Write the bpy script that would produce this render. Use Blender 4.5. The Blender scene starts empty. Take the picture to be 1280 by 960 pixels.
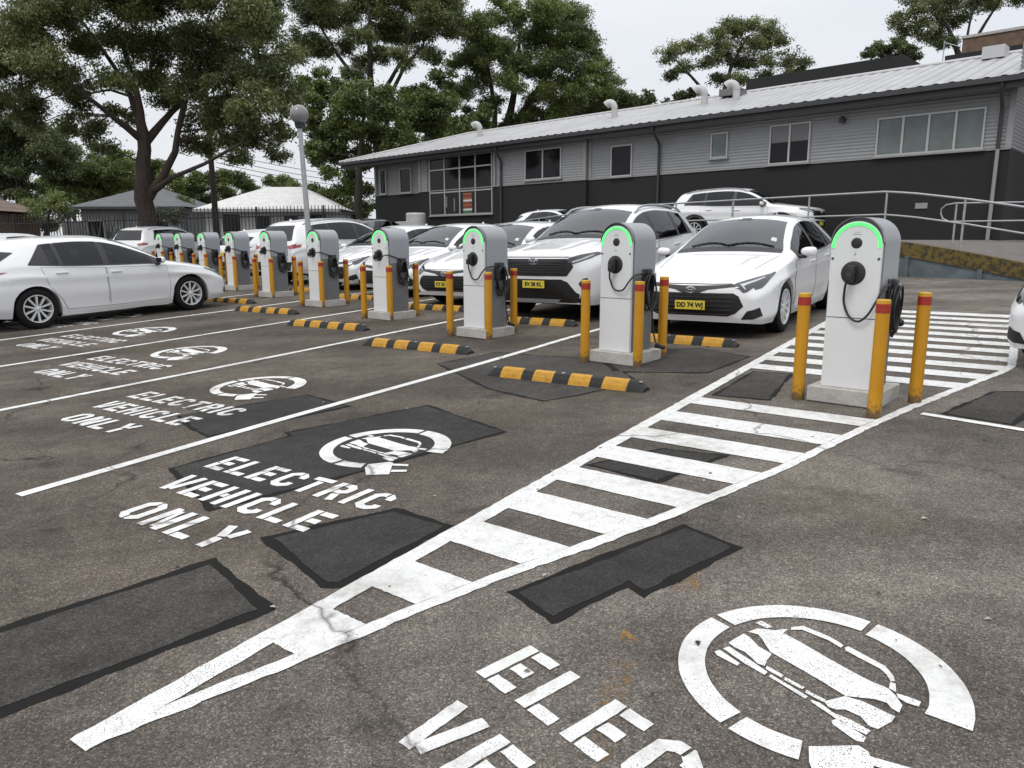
import bpy, bmesh, math, random
import numpy as np
from mathutils import Vector, Matrix
from mathutils.bvhtree import BVHTree

scene = bpy.context.scene
COL = scene.collection
random.seed(11)
RNG = np.random.default_rng(5)
R = math.radians

# ------------------------------------------------------------------ camera model and ground
FPX, PITCH, ROLL, CAMH = 930.8, 0.18704, -0.002, 1.444     # focal length in pixels of a 1280 wide picture
GA, GB = 0.0272, 0.0280                                    # the car park rises gently to the north-east
PHI = 0.97223                                              # heading of the parking bays
DX, DY = math.cos(PHI), math.sin(PHI)

def ground_z(x, y):
    t = GA * x + GB * y
    if t > 0.85: t = 0.85 + 0.45 * (1 - math.exp(-(t - 0.85) / 0.45))
    if t < -0.5: t = -0.5 - 0.4 * (1 - math.exp((t + 0.5) / 0.4))
    return t

def LOT(s, r, dz=0.0):
    """car park frame: s metres along the bays, r metres to the right"""
    x = s * DX + r * DY; y = s * DY - r * DX
    return Vector((x, y, GA * x + GB * y + dz))

def at(px, py, Y):
    """the point at ground distance Y behind a place seen in the photograph"""
    c, s = math.cos(ROLL), math.sin(ROLL)
    fw = Vector((0, math.cos(PITCH), -math.sin(PITCH))); ri = Vector((1, 0, 0)); up = ri.cross(fw)
    r2 = ri * c + up * s; u2 = up * c - ri * s
    d = fw * FPX + r2 * (px - 640) - u2 * (py - 480)
    return Vector((0, 0, CAMH)) + d * (Y / d.y)

GN = Vector((-GA, -GB, 1)).normalized()
def lot_matrix(s, r, heading, dz=0.0, tilt=True):
    """matrix of a thing standing on the car park; heading 0 looks along the bays, degrees anticlockwise"""
    a = PHI + R(heading)
    f = Vector((math.cos(a), math.sin(a), 0)); n = GN if tilt else Vector((0, 0, 1))
    f = (f - n * f.dot(n)).normalized(); l = n.cross(f)
    p = LOT(s, r, dz)
    return Matrix(((f.x, l.x, n.x, p.x), (f.y, l.y, n.y, p.y), (f.z, l.z, n.z, p.z), (0, 0, 0, 1)))

# ------------------------------------------------------------------ naming
def tag(o, label=None, cat=None, group=None, kind=None):
    if label: o['label'] = label
    if cat: o['category'] = cat
    if group: o['group'] = group
    if kind: o['kind'] = kind
    return o

def empty(name, m=None):
    o = bpy.data.objects.new(name, None); o.empty_display_size = 0.2
    COL.objects.link(o)
    if m is not None: o.matrix_world = m
    return o

def kids(o): return [c for c in COL.objects if c.parent == o]

def copy_tree(o, parent=None):
    c = o.copy(); COL.objects.link(c)
    if parent is not None: c.parent = parent
    for ch in kids(o): copy_tree(ch, c)
    return c

# ------------------------------------------------------------------ mesh builder
class MB:
    def __init__(self): self.v = []; self.f = []; self.m = []
    def add(self, vs, fs, mi=0):
        n = len(self.v); self.v += [tuple(p) for p in vs]
        self.f += [tuple(i + n for i in f) for f in fs]; self.m += [mi] * len(fs)
        return self
    def box(self, c, size, rot=None, mi=0, bevel=0.0):
        x, y, z = size[0] / 2, size[1] / 2, size[2] / 2
        b = min(bevel, x * .9, y * .9, z * .9)
        if b <= 0:
            vs = [(-x,-y,-z),(x,-y,-z),(x,y,-z),(-x,y,-z),(-x,-y,z),(x,-y,z),(x,y,z),(-x,y,z)]
            fs = [(0,3,2,1),(4,5,6,7),(0,1,5,4),(1,2,6,5),(2,3,7,6),(3,0,4,7)]
        else:
            bm = bmesh.new(); bmesh.ops.create_cube(bm, size=1.0)
            for v in bm.verts: v.co = Vector((v.co.x * 2 * x, v.co.y * 2 * y, v.co.z * 2 * z))
            bmesh.ops.bevel(bm, geom=bm.edges[:], offset=b, segments=2, affect='EDGES', profile=.5)
            bm.verts.index_update()
            vs = [v.co.copy() for v in bm.verts]; fs = [[v.index for v in f.verts] for f in bm.faces]; bm.free()
        M = rot if rot is not None else Matrix.Identity(3)
        c = Vector(c)
        return self.add([M @ Vector(p) + c for p in vs], fs, mi)
    def tube(self, pts, rad, seg=8, mi=0, cap=True):
        pts = [Vector(p) for p in pts]; n = len(pts)
        rr = rad if isinstance(rad, (list, tuple)) else [rad] * n
        vs = []; fs = []; prev = None
        for i, p in enumerate(pts):
            d = (pts[min(i + 1, n - 1)] - pts[max(i - 1, 0)])
            if d.length < 1e-9: d = Vector((0, 0, 1))
            d.normalize()
            if prev is None:
                a = d.orthogonal().normalized()
            else:
                a = prev - d * prev.dot(d)
                a = a.normalized() if a.length > 1e-6 else d.orthogonal().normalized()
            prev = a; b = d.cross(a)
            for k in range(seg):
                t = 2 * math.pi * k / seg
                vs.append(p + (a * math.cos(t) + b * math.sin(t)) * rr[i])
        for i in range(n - 1):
            for k in range(seg):
                k2 = (k + 1) % seg
                fs.append((i * seg + k, i * seg + k2, (i + 1) * seg + k2, (i + 1) * seg + k))
        if cap:
            fs.append(tuple(range(seg))[::-1]); fs.append(tuple((n - 1) * seg + k for k in range(seg)))
        return self.add(vs, fs, mi)
    def lathe(self, prof, seg=24, M=None, mi=0):
        """prof: list of (radius, height) round the z axis"""
        M = M if M is not None else Matrix.Identity(4)
        vs = []; fs = []
        for (r, z) in prof:
            for k in range(seg):
                t = 2 * math.pi * k / seg
                vs.append(M @ Vector((r * math.cos(t), r * math.sin(t), z)))
        for i in range(len(prof) - 1):
            for k in range(seg):
                k2 = (k + 1) % seg
                fs.append((i * seg + k, i * seg + k2, (i + 1) * seg + k2, (i + 1) * seg + k))
        return self.add(vs, fs, mi)
    def prism(self, poly, z0, z1, M=None, mi=0):
        """poly in xy, extruded along z"""
        M = M if M is not None else Matrix.Identity(4); n = len(poly)
        vs = [M @ Vector((x, y, z0)) for x, y in poly] + [M @ Vector((x, y, z1)) for x, y in poly]
        fs = [tuple(range(n))[::-1], tuple(range(n, 2 * n))] + [(i, (i + 1) % n, n + (i + 1) % n, n + i) for i in range(n)]
        return self.add(vs, fs, mi)
    def build(self, name, mats, parent=None, smooth=None, m=None):
        me = bpy.data.meshes.new(name)
        me.from_pydata(self.v, [], self.f)
        for mt in (mats if isinstance(mats, (list, tuple)) else [mats]): me.materials.append(mt)
        me.polygons.foreach_set('material_index', self.m)
        me.validate()
        if smooth is not None:
            me.polygons.foreach_set('use_smooth', [True] * len(me.polygons))
            me.set_sharp_from_angle(angle=R(smooth))
        me.update()
        o = bpy.data.objects.new(name, me); COL.objects.link(o)
        if parent is not None: o.parent = parent
        elif m is not None: o.matrix_world = m
        return o

# ------------------------------------------------------------------ materials
def newmat(name):
    m = bpy.data.materials.new(name); m.use_nodes = True
    nt = m.node_tree; b = nt.nodes['Principled BSDF']
    return m, nt, b
def N(nt, t, **kw):
    n = nt.nodes.new(t)
    for k, v in kw.items():
        if k.startswith('i_'):
            key = k[2:]; key = int(key) if key.isdigit() else key.replace('_', ' ')
            n.inputs[key].default_value = v
        else: setattr(n, k, v)
    return n
def rgba(c): return (c[0], c[1], c[2], 1)
def ramp(nt, stops, interp='LINEAR'):
    n = nt.nodes.new('ShaderNodeValToRGB'); cr = n.color_ramp; cr.interpolation = interp
    while len(cr.elements) < len(stops): cr.elements.new(.5)
    for e, (p, c) in zip(cr.elements, stops):
        e.position = p; e.color = rgba(c) if not isinstance(c, (int, float)) else (c, c, c, 1)
    return n
def mat(name, col, rough=.5, metal=0, var=.12, scale=6, bump=0, bscale=60, coat=0, emis=None, spec=.5, coords='Object'):
    """plain surface with a little unevenness of its own"""
    m, nt, b = newmat(name); L = nt.links.new
    tc = N(nt, 'ShaderNodeTexCoord')
    no = N(nt, 'ShaderNodeTexNoise', i_Scale=scale, i_Detail=6, i_Roughness=.65)
    L(tc.outputs[coords], no.inputs['Vector'])
    lo = tuple(c * (1 - var) for c in col); hi = tuple(min(1, c * (1 + var)) for c in col)
    rp = ramp(nt, [(.3, lo), (.7, hi)]); L(no.outputs['Fac'], rp.inputs[0]); L(rp.outputs[0], b.inputs['Base Color'])
    rr = N(nt, 'ShaderNodeMapRange'); rr.inputs[3].default_value = max(.02, rough * .85); rr.inputs[4].default_value = min(1, rough * 1.15)
    L(no.outputs['Fac'], rr.inputs[0]); L(rr.outputs[0], b.inputs['Roughness'])
    b.inputs['Metallic'].default_value = metal; b.inputs['Specular IOR Level'].default_value = spec
    b.inputs['Coat Weight'].default_value = coat; b.inputs['Coat Roughness'].default_value = .04
    if bump:
        n2 = N(nt, 'ShaderNodeTexNoise', i_Scale=bscale, i_Detail=4); L(tc.outputs[coords], n2.inputs['Vector'])
        bp = N(nt, 'ShaderNodeBump', i_Strength=bump, i_Distance=.01); L(n2.outputs['Fac'], bp.inputs['Height']); L(bp.outputs[0], b.inputs['Normal'])
    if emis:
        b.inputs['Emission Color'].default_value = rgba(emis[0]); b.inputs['Emission Strength'].default_value = emis[1]
    return m

def asphalt(name, dark, light, spots=True, grain=1.0):
    m, nt, b = newmat(name); L = nt.links.new
    tc = N(nt, 'ShaderNodeTexCoord'); P = tc.outputs['Object']
    big = N(nt, 'ShaderNodeTexNoise', i_Scale=.8, i_Detail=9, i_Roughness=.66); L(P, big.inputs['Vector'])
    base = ramp(nt, [(.3, dark), (.72, light)]); L(big.outputs['Fac'], base.inputs[0])
    # stone chips
    vo = N(nt, 'ShaderNodeTexVoronoi', i_Scale=210, i_Randomness=1.0); L(P, vo.inputs['Vector'])
    sep = N(nt, 'ShaderNodeSeparateColor'); L(vo.outputs['Color'], sep.inputs[0])
    chip = ramp(nt, [(0, .40), (.5, .90), (.84, 1.25), (.97, 2.3)]); L(sep.outputs[0], chip.inputs[0])
    fine = N(nt, 'ShaderNodeTexNoise', i_Scale=55, i_Detail=6, i_Roughness=.8); L(P, fine.inputs['Vector'])
    fr = ramp(nt, [(.3, .52), (.7, 1.5)]); L(fine.outputs['Fac'], fr.inputs[0])
    mu = N(nt, 'ShaderNodeMix', data_type='RGBA', blend_type='MULTIPLY'); mu.inputs[0].default_value = .8 * grain
    L(base.outputs[0], mu.inputs[6]); L(chip.outputs[0], mu.inputs[7])
    mu2 = N(nt, 'ShaderNodeMix', data_type='RGBA', blend_type='MULTIPLY'); mu2.inputs[0].default_value = .8 * grain
    L(mu.outputs[2], mu2.inputs[6]); L(fr.outputs[0], mu2.inputs[7])
    out = mu2.outputs[2]
    if spots:
        # the bays on the left were resealed and are darker and browner than the coarse old surface on the right
        lm = N(nt, 'ShaderNodeMapping', vector_type='TEXTURE'); lm.inputs['Rotation'].default_value = (0, 0, PHI); L(P, lm.inputs['Vector'])
        ls = N(nt, 'ShaderNodeSeparateXYZ'); L(lm.outputs[0], ls.inputs[0])
        la = N(nt, 'ShaderNodeMath', operation='MULTIPLY_ADD'); la.inputs[1].default_value = 1.2; L(big.outputs['Fac'], la.inputs[0]); L(ls.outputs['Y'], la.inputs[2])
        lr = ramp(nt, [(.0, (1.12, 1.12, 1.12)), (1., (.80, .77, .74))]); lq = N(nt, 'ShaderNodeMapRange'); lq.inputs[1].default_value = 2.1; lq.inputs[2].default_value = 3.6; L(la.outputs[0], lq.inputs[0]); L(lq.outputs[0], lr.inputs[0])
        m0 = N(nt, 'ShaderNodeMix', data_type='RGBA', blend_type='MULTIPLY'); m0.inputs[0].default_value = 1; L(out, m0.inputs[6]); L(lr.outputs[0], m0.inputs[7]); out = m0.outputs[2]
        # worn pale tracks
        wv = N(nt, 'ShaderNodeMapping'); wv.inputs['Rotation'].default_value = (0, 0, -PHI); wv.inputs['Scale'].default_value = (.12, .9, 1); L(P, wv.inputs['Vector'])
        wn = N(nt, 'ShaderNodeTexNoise', i_Scale=1.1, i_Detail=4); L(wv.outputs[0], wn.inputs['Vector'])
        wr = ramp(nt, [(.35, .76), (.68, 1.34)]); L(wn.outputs['Fac'], wr.inputs[0])
        m3 = N(nt, 'ShaderNodeMix', data_type='RGBA', blend_type='MULTIPLY'); m3.inputs[0].default_value = 1; L(out, m3.inputs[6]); L(wr.outputs[0], m3.inputs[7])
        # moss and ochre leaf stains
        sn = N(nt, 'ShaderNodeTexNoise', i_Scale=.9, i_Detail=7, i_Roughness=.7); L(P, sn.inputs['Vector'])
        sr = ramp(nt, [(.55, 0.), (.70, .4)]); L(sn.outputs['Fac'], sr.inputs[0])
        m4 = N(nt, 'ShaderNodeMix', data_type='RGBA'); L(sr.outputs[0], m4.inputs[0]); L(m3.outputs[2], m4.inputs[6]); m4.inputs[7].default_value = (.095, .085, .038, 1)
        # oil drips
        on = N(nt, 'ShaderNodeTexNoise', i_Scale=2.3, i_Detail=3, i_Roughness=.5); L(P, on.inputs['Vector'])
        orr = ramp(nt, [(.27, .45), (.36, 1.)]); L(on.outputs['Fac'], orr.inputs[0])
        m5 = N(nt, 'ShaderNodeMix', data_type='RGBA', blend_type='MULTIPLY'); m5.inputs[0].default_value = .75; L(m4.outputs[2], m5.inputs[6]); L(orr.outputs[0], m5.inputs[7])
        # hairline cracks
        ds = N(nt, 'ShaderNodeTexNoise', i_Scale=1.7, i_Detail=5); L(P, ds.inputs['Vector'])
        va = N(nt, 'ShaderNodeMix', data_type='RGBA'); va.inputs[0].default_value = .45; L(P, va.inputs[6]); L(ds.outputs['Color'], va.inputs[7])
        cv = N(nt, 'ShaderNodeTexVoronoi', feature='DISTANCE_TO_EDGE', i_Scale=.62); L(va.outputs[2], cv.inputs['Vector'])
        cr = ramp(nt, [(.0, .3), (.003, .5), (.006, 1.)]); L(cv.outputs['Distance'], cr.inputs[0])
        m6 = N(nt, 'ShaderNodeMix', data_type='RGBA', blend_type='MULTIPLY'); cm = ramp(nt, [(.42, 0.), (.56, 1.)]); L(wn.outputs['Fac'], cm.inputs[0]); L(cm.outputs[0], m6.inputs[0]); L(m5.outputs[2], m6.inputs[6]); L(cr.outputs[0], m6.inputs[7])
        out = m6.outputs[2]
    # blotches of hand size
    mb = N(nt, 'ShaderNodeTexNoise', i_Scale=7, i_Detail=5, i_Roughness=.7); L(P, mb.inputs['Vector'])
    mr = ramp(nt, [(.3, .80), (.7, 1.22)]); L(mb.outputs['Fac'], mr.inputs[0])
    m7 = N(nt, 'ShaderNodeMix', data_type='RGBA', blend_type='MULTIPLY'); m7.inputs[0].default_value = 1; L(out, m7.inputs[6]); L(mr.outputs[0], m7.inputs[7])
    out = m7.outputs[2]
    L(out, b.inputs['Base Color'])
    b.inputs['Roughness'].default_value = .86; b.inputs['Specular IOR Level'].default_value = .18
    ad = N(nt, 'ShaderNodeMath', operation='ADD'); L(vo.outputs['Distance'], ad.inputs[0]); L(fine.outputs['Fac'], ad.inputs[1])
    bp = N(nt, 'ShaderNodeBump', i_Strength=.55, i_Distance=.006); L(ad.outputs[0], bp.inputs['Height']); L(bp.outputs[0], b.inputs['Normal'])
    return m

def road_paint(name, wear=.5):
    """thick white paint, pitted so that the stones below show through"""
    m, nt, b = newmat(name); L = nt.links.new
    tc = N(nt, 'ShaderNodeTexCoord'); P = tc.outputs['Object']
    n1 = N(nt, 'ShaderNodeTexNoise', i_Scale=230, i_Detail=3, i_Roughness=.6); L(P, n1.inputs['Vector'])
    n2 = N(nt, 'ShaderNodeTexNoise', i_Scale=1.6, i_Detail=5, i_Roughness=.6); L(P, n2.inputs['Vector'])
    w = N(nt, 'ShaderNodeMapRange'); w.inputs[1].default_value = .35; w.inputs[2].default_value = .75; w.inputs[3].default_value = .0; w.inputs[4].default_value = .13 * wear
    L(n2.outputs['Fac'], w.inputs[0])
    ad = N(nt, 'ShaderNodeMath', operation='ADD'); L(n1.outputs['Fac'], ad.inputs[0]); L(w.outputs[0], ad.inputs[1])
    al = ramp(nt, [(.665, 1.), (.71, 0.)]); L(ad.outputs[0], al.inputs[0])
    # the cracks of the asphalt run on through the paint
    ds = N(nt, 'ShaderNodeTexNoise', i_Scale=1.7, i_Detail=5); L(P, ds.inputs['Vector'])
    va = N(nt, 'ShaderNodeMix', data_type='RGBA'); va.inputs[0].default_value = .45; L(P, va.inputs[6]); L(ds.outputs['Color'], va.inputs[7])
    cv = N(nt, 'ShaderNodeTexVoronoi', feature='DISTANCE_TO_EDGE', i_Scale=.62); L(va.outputs[2], cv.inputs['Vector'])
    ck = ramp(nt, [(.0, .35), (.0025, .5), (.005, 1.)]); L(cv.outputs['Distance'], ck.inputs[0])
    am = N(nt, 'ShaderNodeMath', operation='MULTIPLY'); L(al.outputs[0], am.inputs[0]); L(ck.outputs[0], am.inputs[1])
    # scuffed greyer patches
    n3 = N(nt, 'ShaderNodeTexNoise', i_Scale=14, i_Detail=6, i_Roughness=.75); L(P, n3.inputs['Vector'])
    sc = N(nt, 'ShaderNodeMath', operation='MULTIPLY'); L(n3.outputs['Fac'], sc.inputs[0]); L(n2.outputs['Fac'], sc.inputs[1])
    c = ramp(nt, [(.12, (.40, .39, .37)), (.22, (.60, .60, .59)), (.34, (.74, .74, .735))]); L(sc.outputs[0], c.inputs[0]); L(c.outputs[0], b.inputs['Base Color'])
    L(am.outputs[0], b.inputs['Alpha'])
    b.inputs['Roughness'].default_value = .6; b.inputs['Specular IOR Level'].default_value = .3
    bp = N(nt, 'ShaderNodeBump', i_Strength=.3, i_Distance=.004); L(n1.outputs['Fac'], bp.inputs['Height']); L(bp.outputs[0], b.inputs['Normal'])
    return m

M = {}
M['asphalt'] = asphalt('worn asphalt', (.068, .060, .053), (.168, .150, .131))
M['patch'] = asphalt('newer asphalt', (.026, .0255, .025), (.050, .049, .047), spots=False, grain=.7)
M['patch_old'] = asphalt('older patch asphalt', (.030, .029, .028), (.080, .074, .067), spots=False, grain=.9)
M['bitumen'] = mat('bitumen seal', (.010, .009, .0085), .9, var=.3, scale=14, bump=.3, bscale=90, spec=.2)
def faded(name, col):
    m, nt, b = newmat(name); L = nt.links.new
    tc = N(nt, 'ShaderNodeTexCoord'); n1 = N(nt, 'ShaderNodeTexNoise', i_Scale=70, i_Detail=4, i_Roughness=.75); L(tc.outputs['Object'], n1.inputs['Vector'])
    n2 = N(nt, 'ShaderNodeTexNoise', i_Scale=9, i_Detail=4); L(tc.outputs['Object'], n2.inputs['Vector'])
    ad = N(nt, 'ShaderNodeMath', operation='ADD'); L(n1.outputs['Fac'], ad.inputs[0]); L(n2.outputs['Fac'], ad.inputs[1])
    al = ramp(nt, [(.55, 0.), (.68, .9)]); hf = N(nt, 'ShaderNodeMath', operation='MULTIPLY'); hf.inputs[1].default_value = .55; L(ad.outputs[0], hf.inputs[0]); L(hf.outputs[0], al.inputs[0]); L(al.outputs[0], b.inputs['Alpha'])
    b.inputs['Base Color'].default_value = rgba(col); b.inputs['Roughness'].default_value = .8
    return m
M['old_yellow'] = faded('worn away yellow paint', (.26, .14, .03))
M['paint'] = road_paint('white road paint', .5)
M['paint_worn'] = road_paint('worn white road paint', 1.1)
M['white_car'] = mat('white car paint', (.70, .705, .715), .3, var=.02, scale=1.5, coat=.8)
M['glass'] = mat('dark tinted glass', (.016, .017, .020), .04, var=.2, scale=3, spec=.5)
M['screen_glass'] = mat('windscreen glass', (.034, .040, .045), .03, var=.25, scale=2.2, spec=.5)
def car_glass(name, tint, rough=.02, ior=1.52):
    m, nt, b = newmat(name); L = nt.links.new; nt.nodes.remove(b)
    fr = N(nt, 'ShaderNodeFresnel', i_IOR=ior); tr = N(nt, 'ShaderNodeBsdfTransparent'); tr.inputs[0].default_value = rgba(tint)
    gl = N(nt, 'ShaderNodeBsdfGlossy'); gl.inputs['Roughness'].default_value = rough; gl.inputs['Color'].default_value = (.85, .87, .9, 1)
    mx = N(nt, 'ShaderNodeMixShader'); L(fr.outputs[0], mx.inputs[0]); L(tr.outputs[0], mx.inputs[1]); L(gl.outputs[0], mx.inputs[2]); L(mx.outputs[0], nt.nodes['Material Output'].inputs['Surface'])
    return m
M['win_glass'] = car_glass('tinted side glass', (.15, .155, .165), ior=1.45); M['screen'] = car_glass('clear windscreen', (.62, .66, .65), ior=2.0)
M['cabin'] = mat('dark cabin trim', (.022, .022, .023), .7, var=.2); M['seat'] = mat('dark seat cloth', (.035, .035, .037), .85, var=.25, scale=20)
M['black_trim'] = mat('black plastic trim', (.016, .016, .017), .45, var=.2, scale=20)
M['seam'] = mat('dark panel gap', (.03, .03, .03), .7)
M['grille'] = mat('black grille', (.008, .008, .009), .5, var=.3, scale=30, bump=.4, bscale=70)
M['chrome'] = mat('bright metal', (.62, .63, .65), .18, metal=.9, var=.05)
M['rubber'] = mat('tyre rubber', (.010, .010, .010), .8, var=.25, scale=12, bump=.2, spec=.2)
M['alloy'] = mat('silver alloy', (.62, .63, .64), .4, metal=.2, var=.06)
M['under'] = mat('dark underside', (.01, .01, .01), .9)
M['lens'] = mat('clear lamp lens', (.45, .47, .5), .08, var=.1, coat=1)
M['lamp_black'] = mat('dark lamp housing', (.02, .022, .025), .08, var=.3, scale=16, coat=1)
M['red_lens'] = mat('red lamp lens', (.25, .008, .012), .1, var=.1, coat=1)
M['plate'] = mat('yellow number plate', (.62, .50, .05), .4, var=.04)
M['black_ink'] = mat('black lettering', (.01, .01, .01), .5)
M['grey_car'] = mat('dark grey car paint', (.03, .032, .036), .25, var=.05, coat=1)

# ================================================================== ground and its markings
def make_ground():
    near = list(np.arange(-60, 100.1, 4.0))
    xs = [-1500, -900, -500, -300, -180, -110] + near + [150, 240, 400, 700, 1100, 1600]
    ys = [-300, -150, -90] + near + [150, 240, 400, 700, 1200, 2000]
    b = MB(); nx = len(xs)
    vs = [(x, y, ground_z(x, y)) for y in ys for x in xs]
    fs = [(j * nx + i, j * nx + i + 1, (j + 1) * nx + i + 1, (j + 1) * nx + i) for j in range(len(ys) - 1) for i in range(nx - 1)]
    b.add(vs, fs)
    return tag(b.build('ground', M['asphalt'], smooth=60), 'brown grey worn asphalt of the sloping car park', 'ground', kind='structure')
make_ground()

def flat(name, polys, dz, material, label, cat, group=None, kind=None, ragged=.0016):
    """polygons in (s, r) laid on the asphalt"""
    b = MB(); rg = random.Random(len(polys))
    for poly in polys:
        # the stencil edge is not perfectly clean
        fine = []
        for i in range(len(poly)):
            (s0, r0), (s1, r1) = poly[i], poly[(i + 1) % len(poly)]; m = max(1, int(math.hypot(s1 - s0, r1 - r0) / .022))
            for q in range(m): t = q / m; fine.append((s0 + (s1 - s0) * t + rg.uniform(-1, 1) * ragged, r0 + (r1 - r0) * t + rg.uniform(-1, 1) * ragged))
        poly = fine
        b.add([LOT(s, r, dz) for s, r in poly], [tuple(range(len(poly)))])
    o = b.build(name, material)
    for p in o.data.polygons:
        if p.normal.z < 0: p.flip()
    return tag(o, label, cat, group, kind)

def patch(poly, label, border=.055, body='patch'):
    """a sheet of newer asphalt inside a wandering band of black seal"""
    rg = random.Random(int(poly[0][0] * 1000)); n = len(poly)
    area = sum(poly[i][0] * poly[(i + 1) % n][1] - poly[(i + 1) % n][0] * poly[i][1] for i in range(n))
    if area < 0: poly = poly[::-1]
    P = [Vector(p) for p in poly]; outer = []; inner = []
    for i in range(n):
        a, c, e = P[i - 1], P[i], P[(i + 1) % n]
        d1 = (c - a).normalized(); d2 = (e - c).normalized(); n1 = Vector((-d1.y, d1.x)); n2 = Vector((-d2.y, d2.x))
        bi = (n1 + n2).normalized(); k = border / max(.35, bi.dot(n1)); I0 = c + bi * k
        n3_ = Vector((e - c)).length; f = P[(i + 2) % n]; d3 = (f - e).normalized(); n3 = Vector((-d3.y, d3.x)); bj = (n2 + n3).normalized(); I1 = e + bj * (border / max(.35, bj.dot(n2)))
        m = max(2, int(n3_ / .05))
        for q in range(m):
            t = q / m; j = .0025 if q else 0
            ph = (c.x + c.y) * 37; wv = .007 * math.sin(t * n3_ * 9 + ph) + .004 * math.sin(t * n3_ * 31 + ph * 2) if q else 0
            outer.append(c.lerp(e, t) + n2 * (wv + rg.uniform(-j, j))); inner.append(I0.lerp(I1, t) + n2 * (wv * -.8 + rg.uniform(-j, j)))
    b = MB(); b.add([LOT(p.x, p.y, .0015) for p in outer], [tuple(range(len(outer)))], 1); b.add([LOT(p.x, p.y, .003) for p in inner], [tuple(range(len(inner)))], 0)
    o = b.build('asphalt_patch', [M[body], M['bitumen']])
    for p in o.data.polygons:
        if p.normal.z < 0: p.flip()
    return tag(o, label, 'asphalt patch', 'dark repair patches in the asphalt')
patch([(2.268,-1.58),(2.153,-1.294),(2.548,-1.179),(2.504,-1.09),(3.144,-.902),(3.263,-1.227)], 'black stepped asphalt patch beside the hatched triangle, nearest the viewer', .04)
patch([(.62,-3.16),(1.854,-2.883),(1.692,-2.264),(.50,-2.53)], 'dark asphalt patch with black seal left of the hatching tip', .05, 'patch_old')
patch([(2.10,-2.894),(1.903,-2.251),(1.947,-2.175),(2.69,-2.17),(2.713,-2.584)], 'dark asphalt patch under the end of the word VEHICLE', .045)
patch([(2.477,-4.284),(3.341,-4.206),(3.382,-4.30),(4.523,-3.916),(4.174,-2.882),(2.765,-3.224),(2.174,-3.405)], 'large dark asphalt patch under the nearest fully seen car symbol', .03)
patch([(3.283,-5.495),(3.114,-5.066),(3.024,-4.70),(4.187,-4.443),(4.318,-5.13)], 'dark asphalt patch below the second ELECTRIC lettering, at the bay line', .03)
patch([(5.944,-5.021),(6.814,-4.867),(6.914,-3.502),(6.065,-2.748),(5.35,-2.98),(5.04,-3.13),(5.204,-3.806)], 'dark grey asphalt patch under the nearest striped wheel stop', .03, 'patch_old')
patch([(3.80,-2.07),(4.34,-1.80),(4.40,-1.38),(3.72,-1.56)], 'small dark patch between the white hatching bars', .03)
patch([(5.86,-2.02),(6.98,-2.02),(7.02,-1.66),(5.9,-1.55)], 'dark asphalt patch left of the nearest charger plinth', .03, 'patch_old')
patch([(6.05,-.40),(5.93,.05),(7.2,.3),(7.0,-.12)], 'dark asphalt patch behind the short white line at the right edge', .03, 'patch_old')
patch([(6.35,-3.2),(7.25,-3.9),(8.0,-2.95),(7.7,-2.25),(6.7,-2.35)], 'dark asphalt patch around the second charger plinth', .03, 'patch_old')

# ---- bay lines
LINE_R = [-4.61, -7.06, -9.51, -11.96, -14.41, -16.86, -19.31]
SUF = ['nearest long white bay line left of the hatched triangle', 'white bay line between the second and third car symbols',
       'white bay line between the third and fourth car symbols', 'white bay line running beside the parked white hatchback',
       'white bay line hidden behind the parked white hatchback', 'white bay line meeting the sixth charger', 'white bay line farthest along the row of chargers']
for k, r in enumerate(LINE_R):
    s0 = 1.76 + .82 * k; w = .042; b = MB(); n = 26; s1 = 12.4 + .5 * k
    pts = []
    for i in range(n + 1):
        s = s0 + (s1 - s0) * i / n; j = .012 * math.sin(s * 1.3 + k)
        pts.append((LOT(s, r - w + j, .0045), LOT(s, r + w + j, .0045)))
    b.add([p for q in pts for p in q], [(2 * i, 2 * i + 1, 2 * i + 3, 2 * i + 2)[::-1] for i in range(n)])
    tag(b.build('bay_line', M['paint']), SUF[k], 'bay line', 'white lines between the parking bays')
flat('bay_line', [[(5.953,-.52),(5.79,.10),(5.60,.80),(5.67,.82),(5.86,.12),(6.02,-.50)]], .006, M['paint'], 'short white line at the right edge, leaving the hatched triangle', 'bay line')

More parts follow.
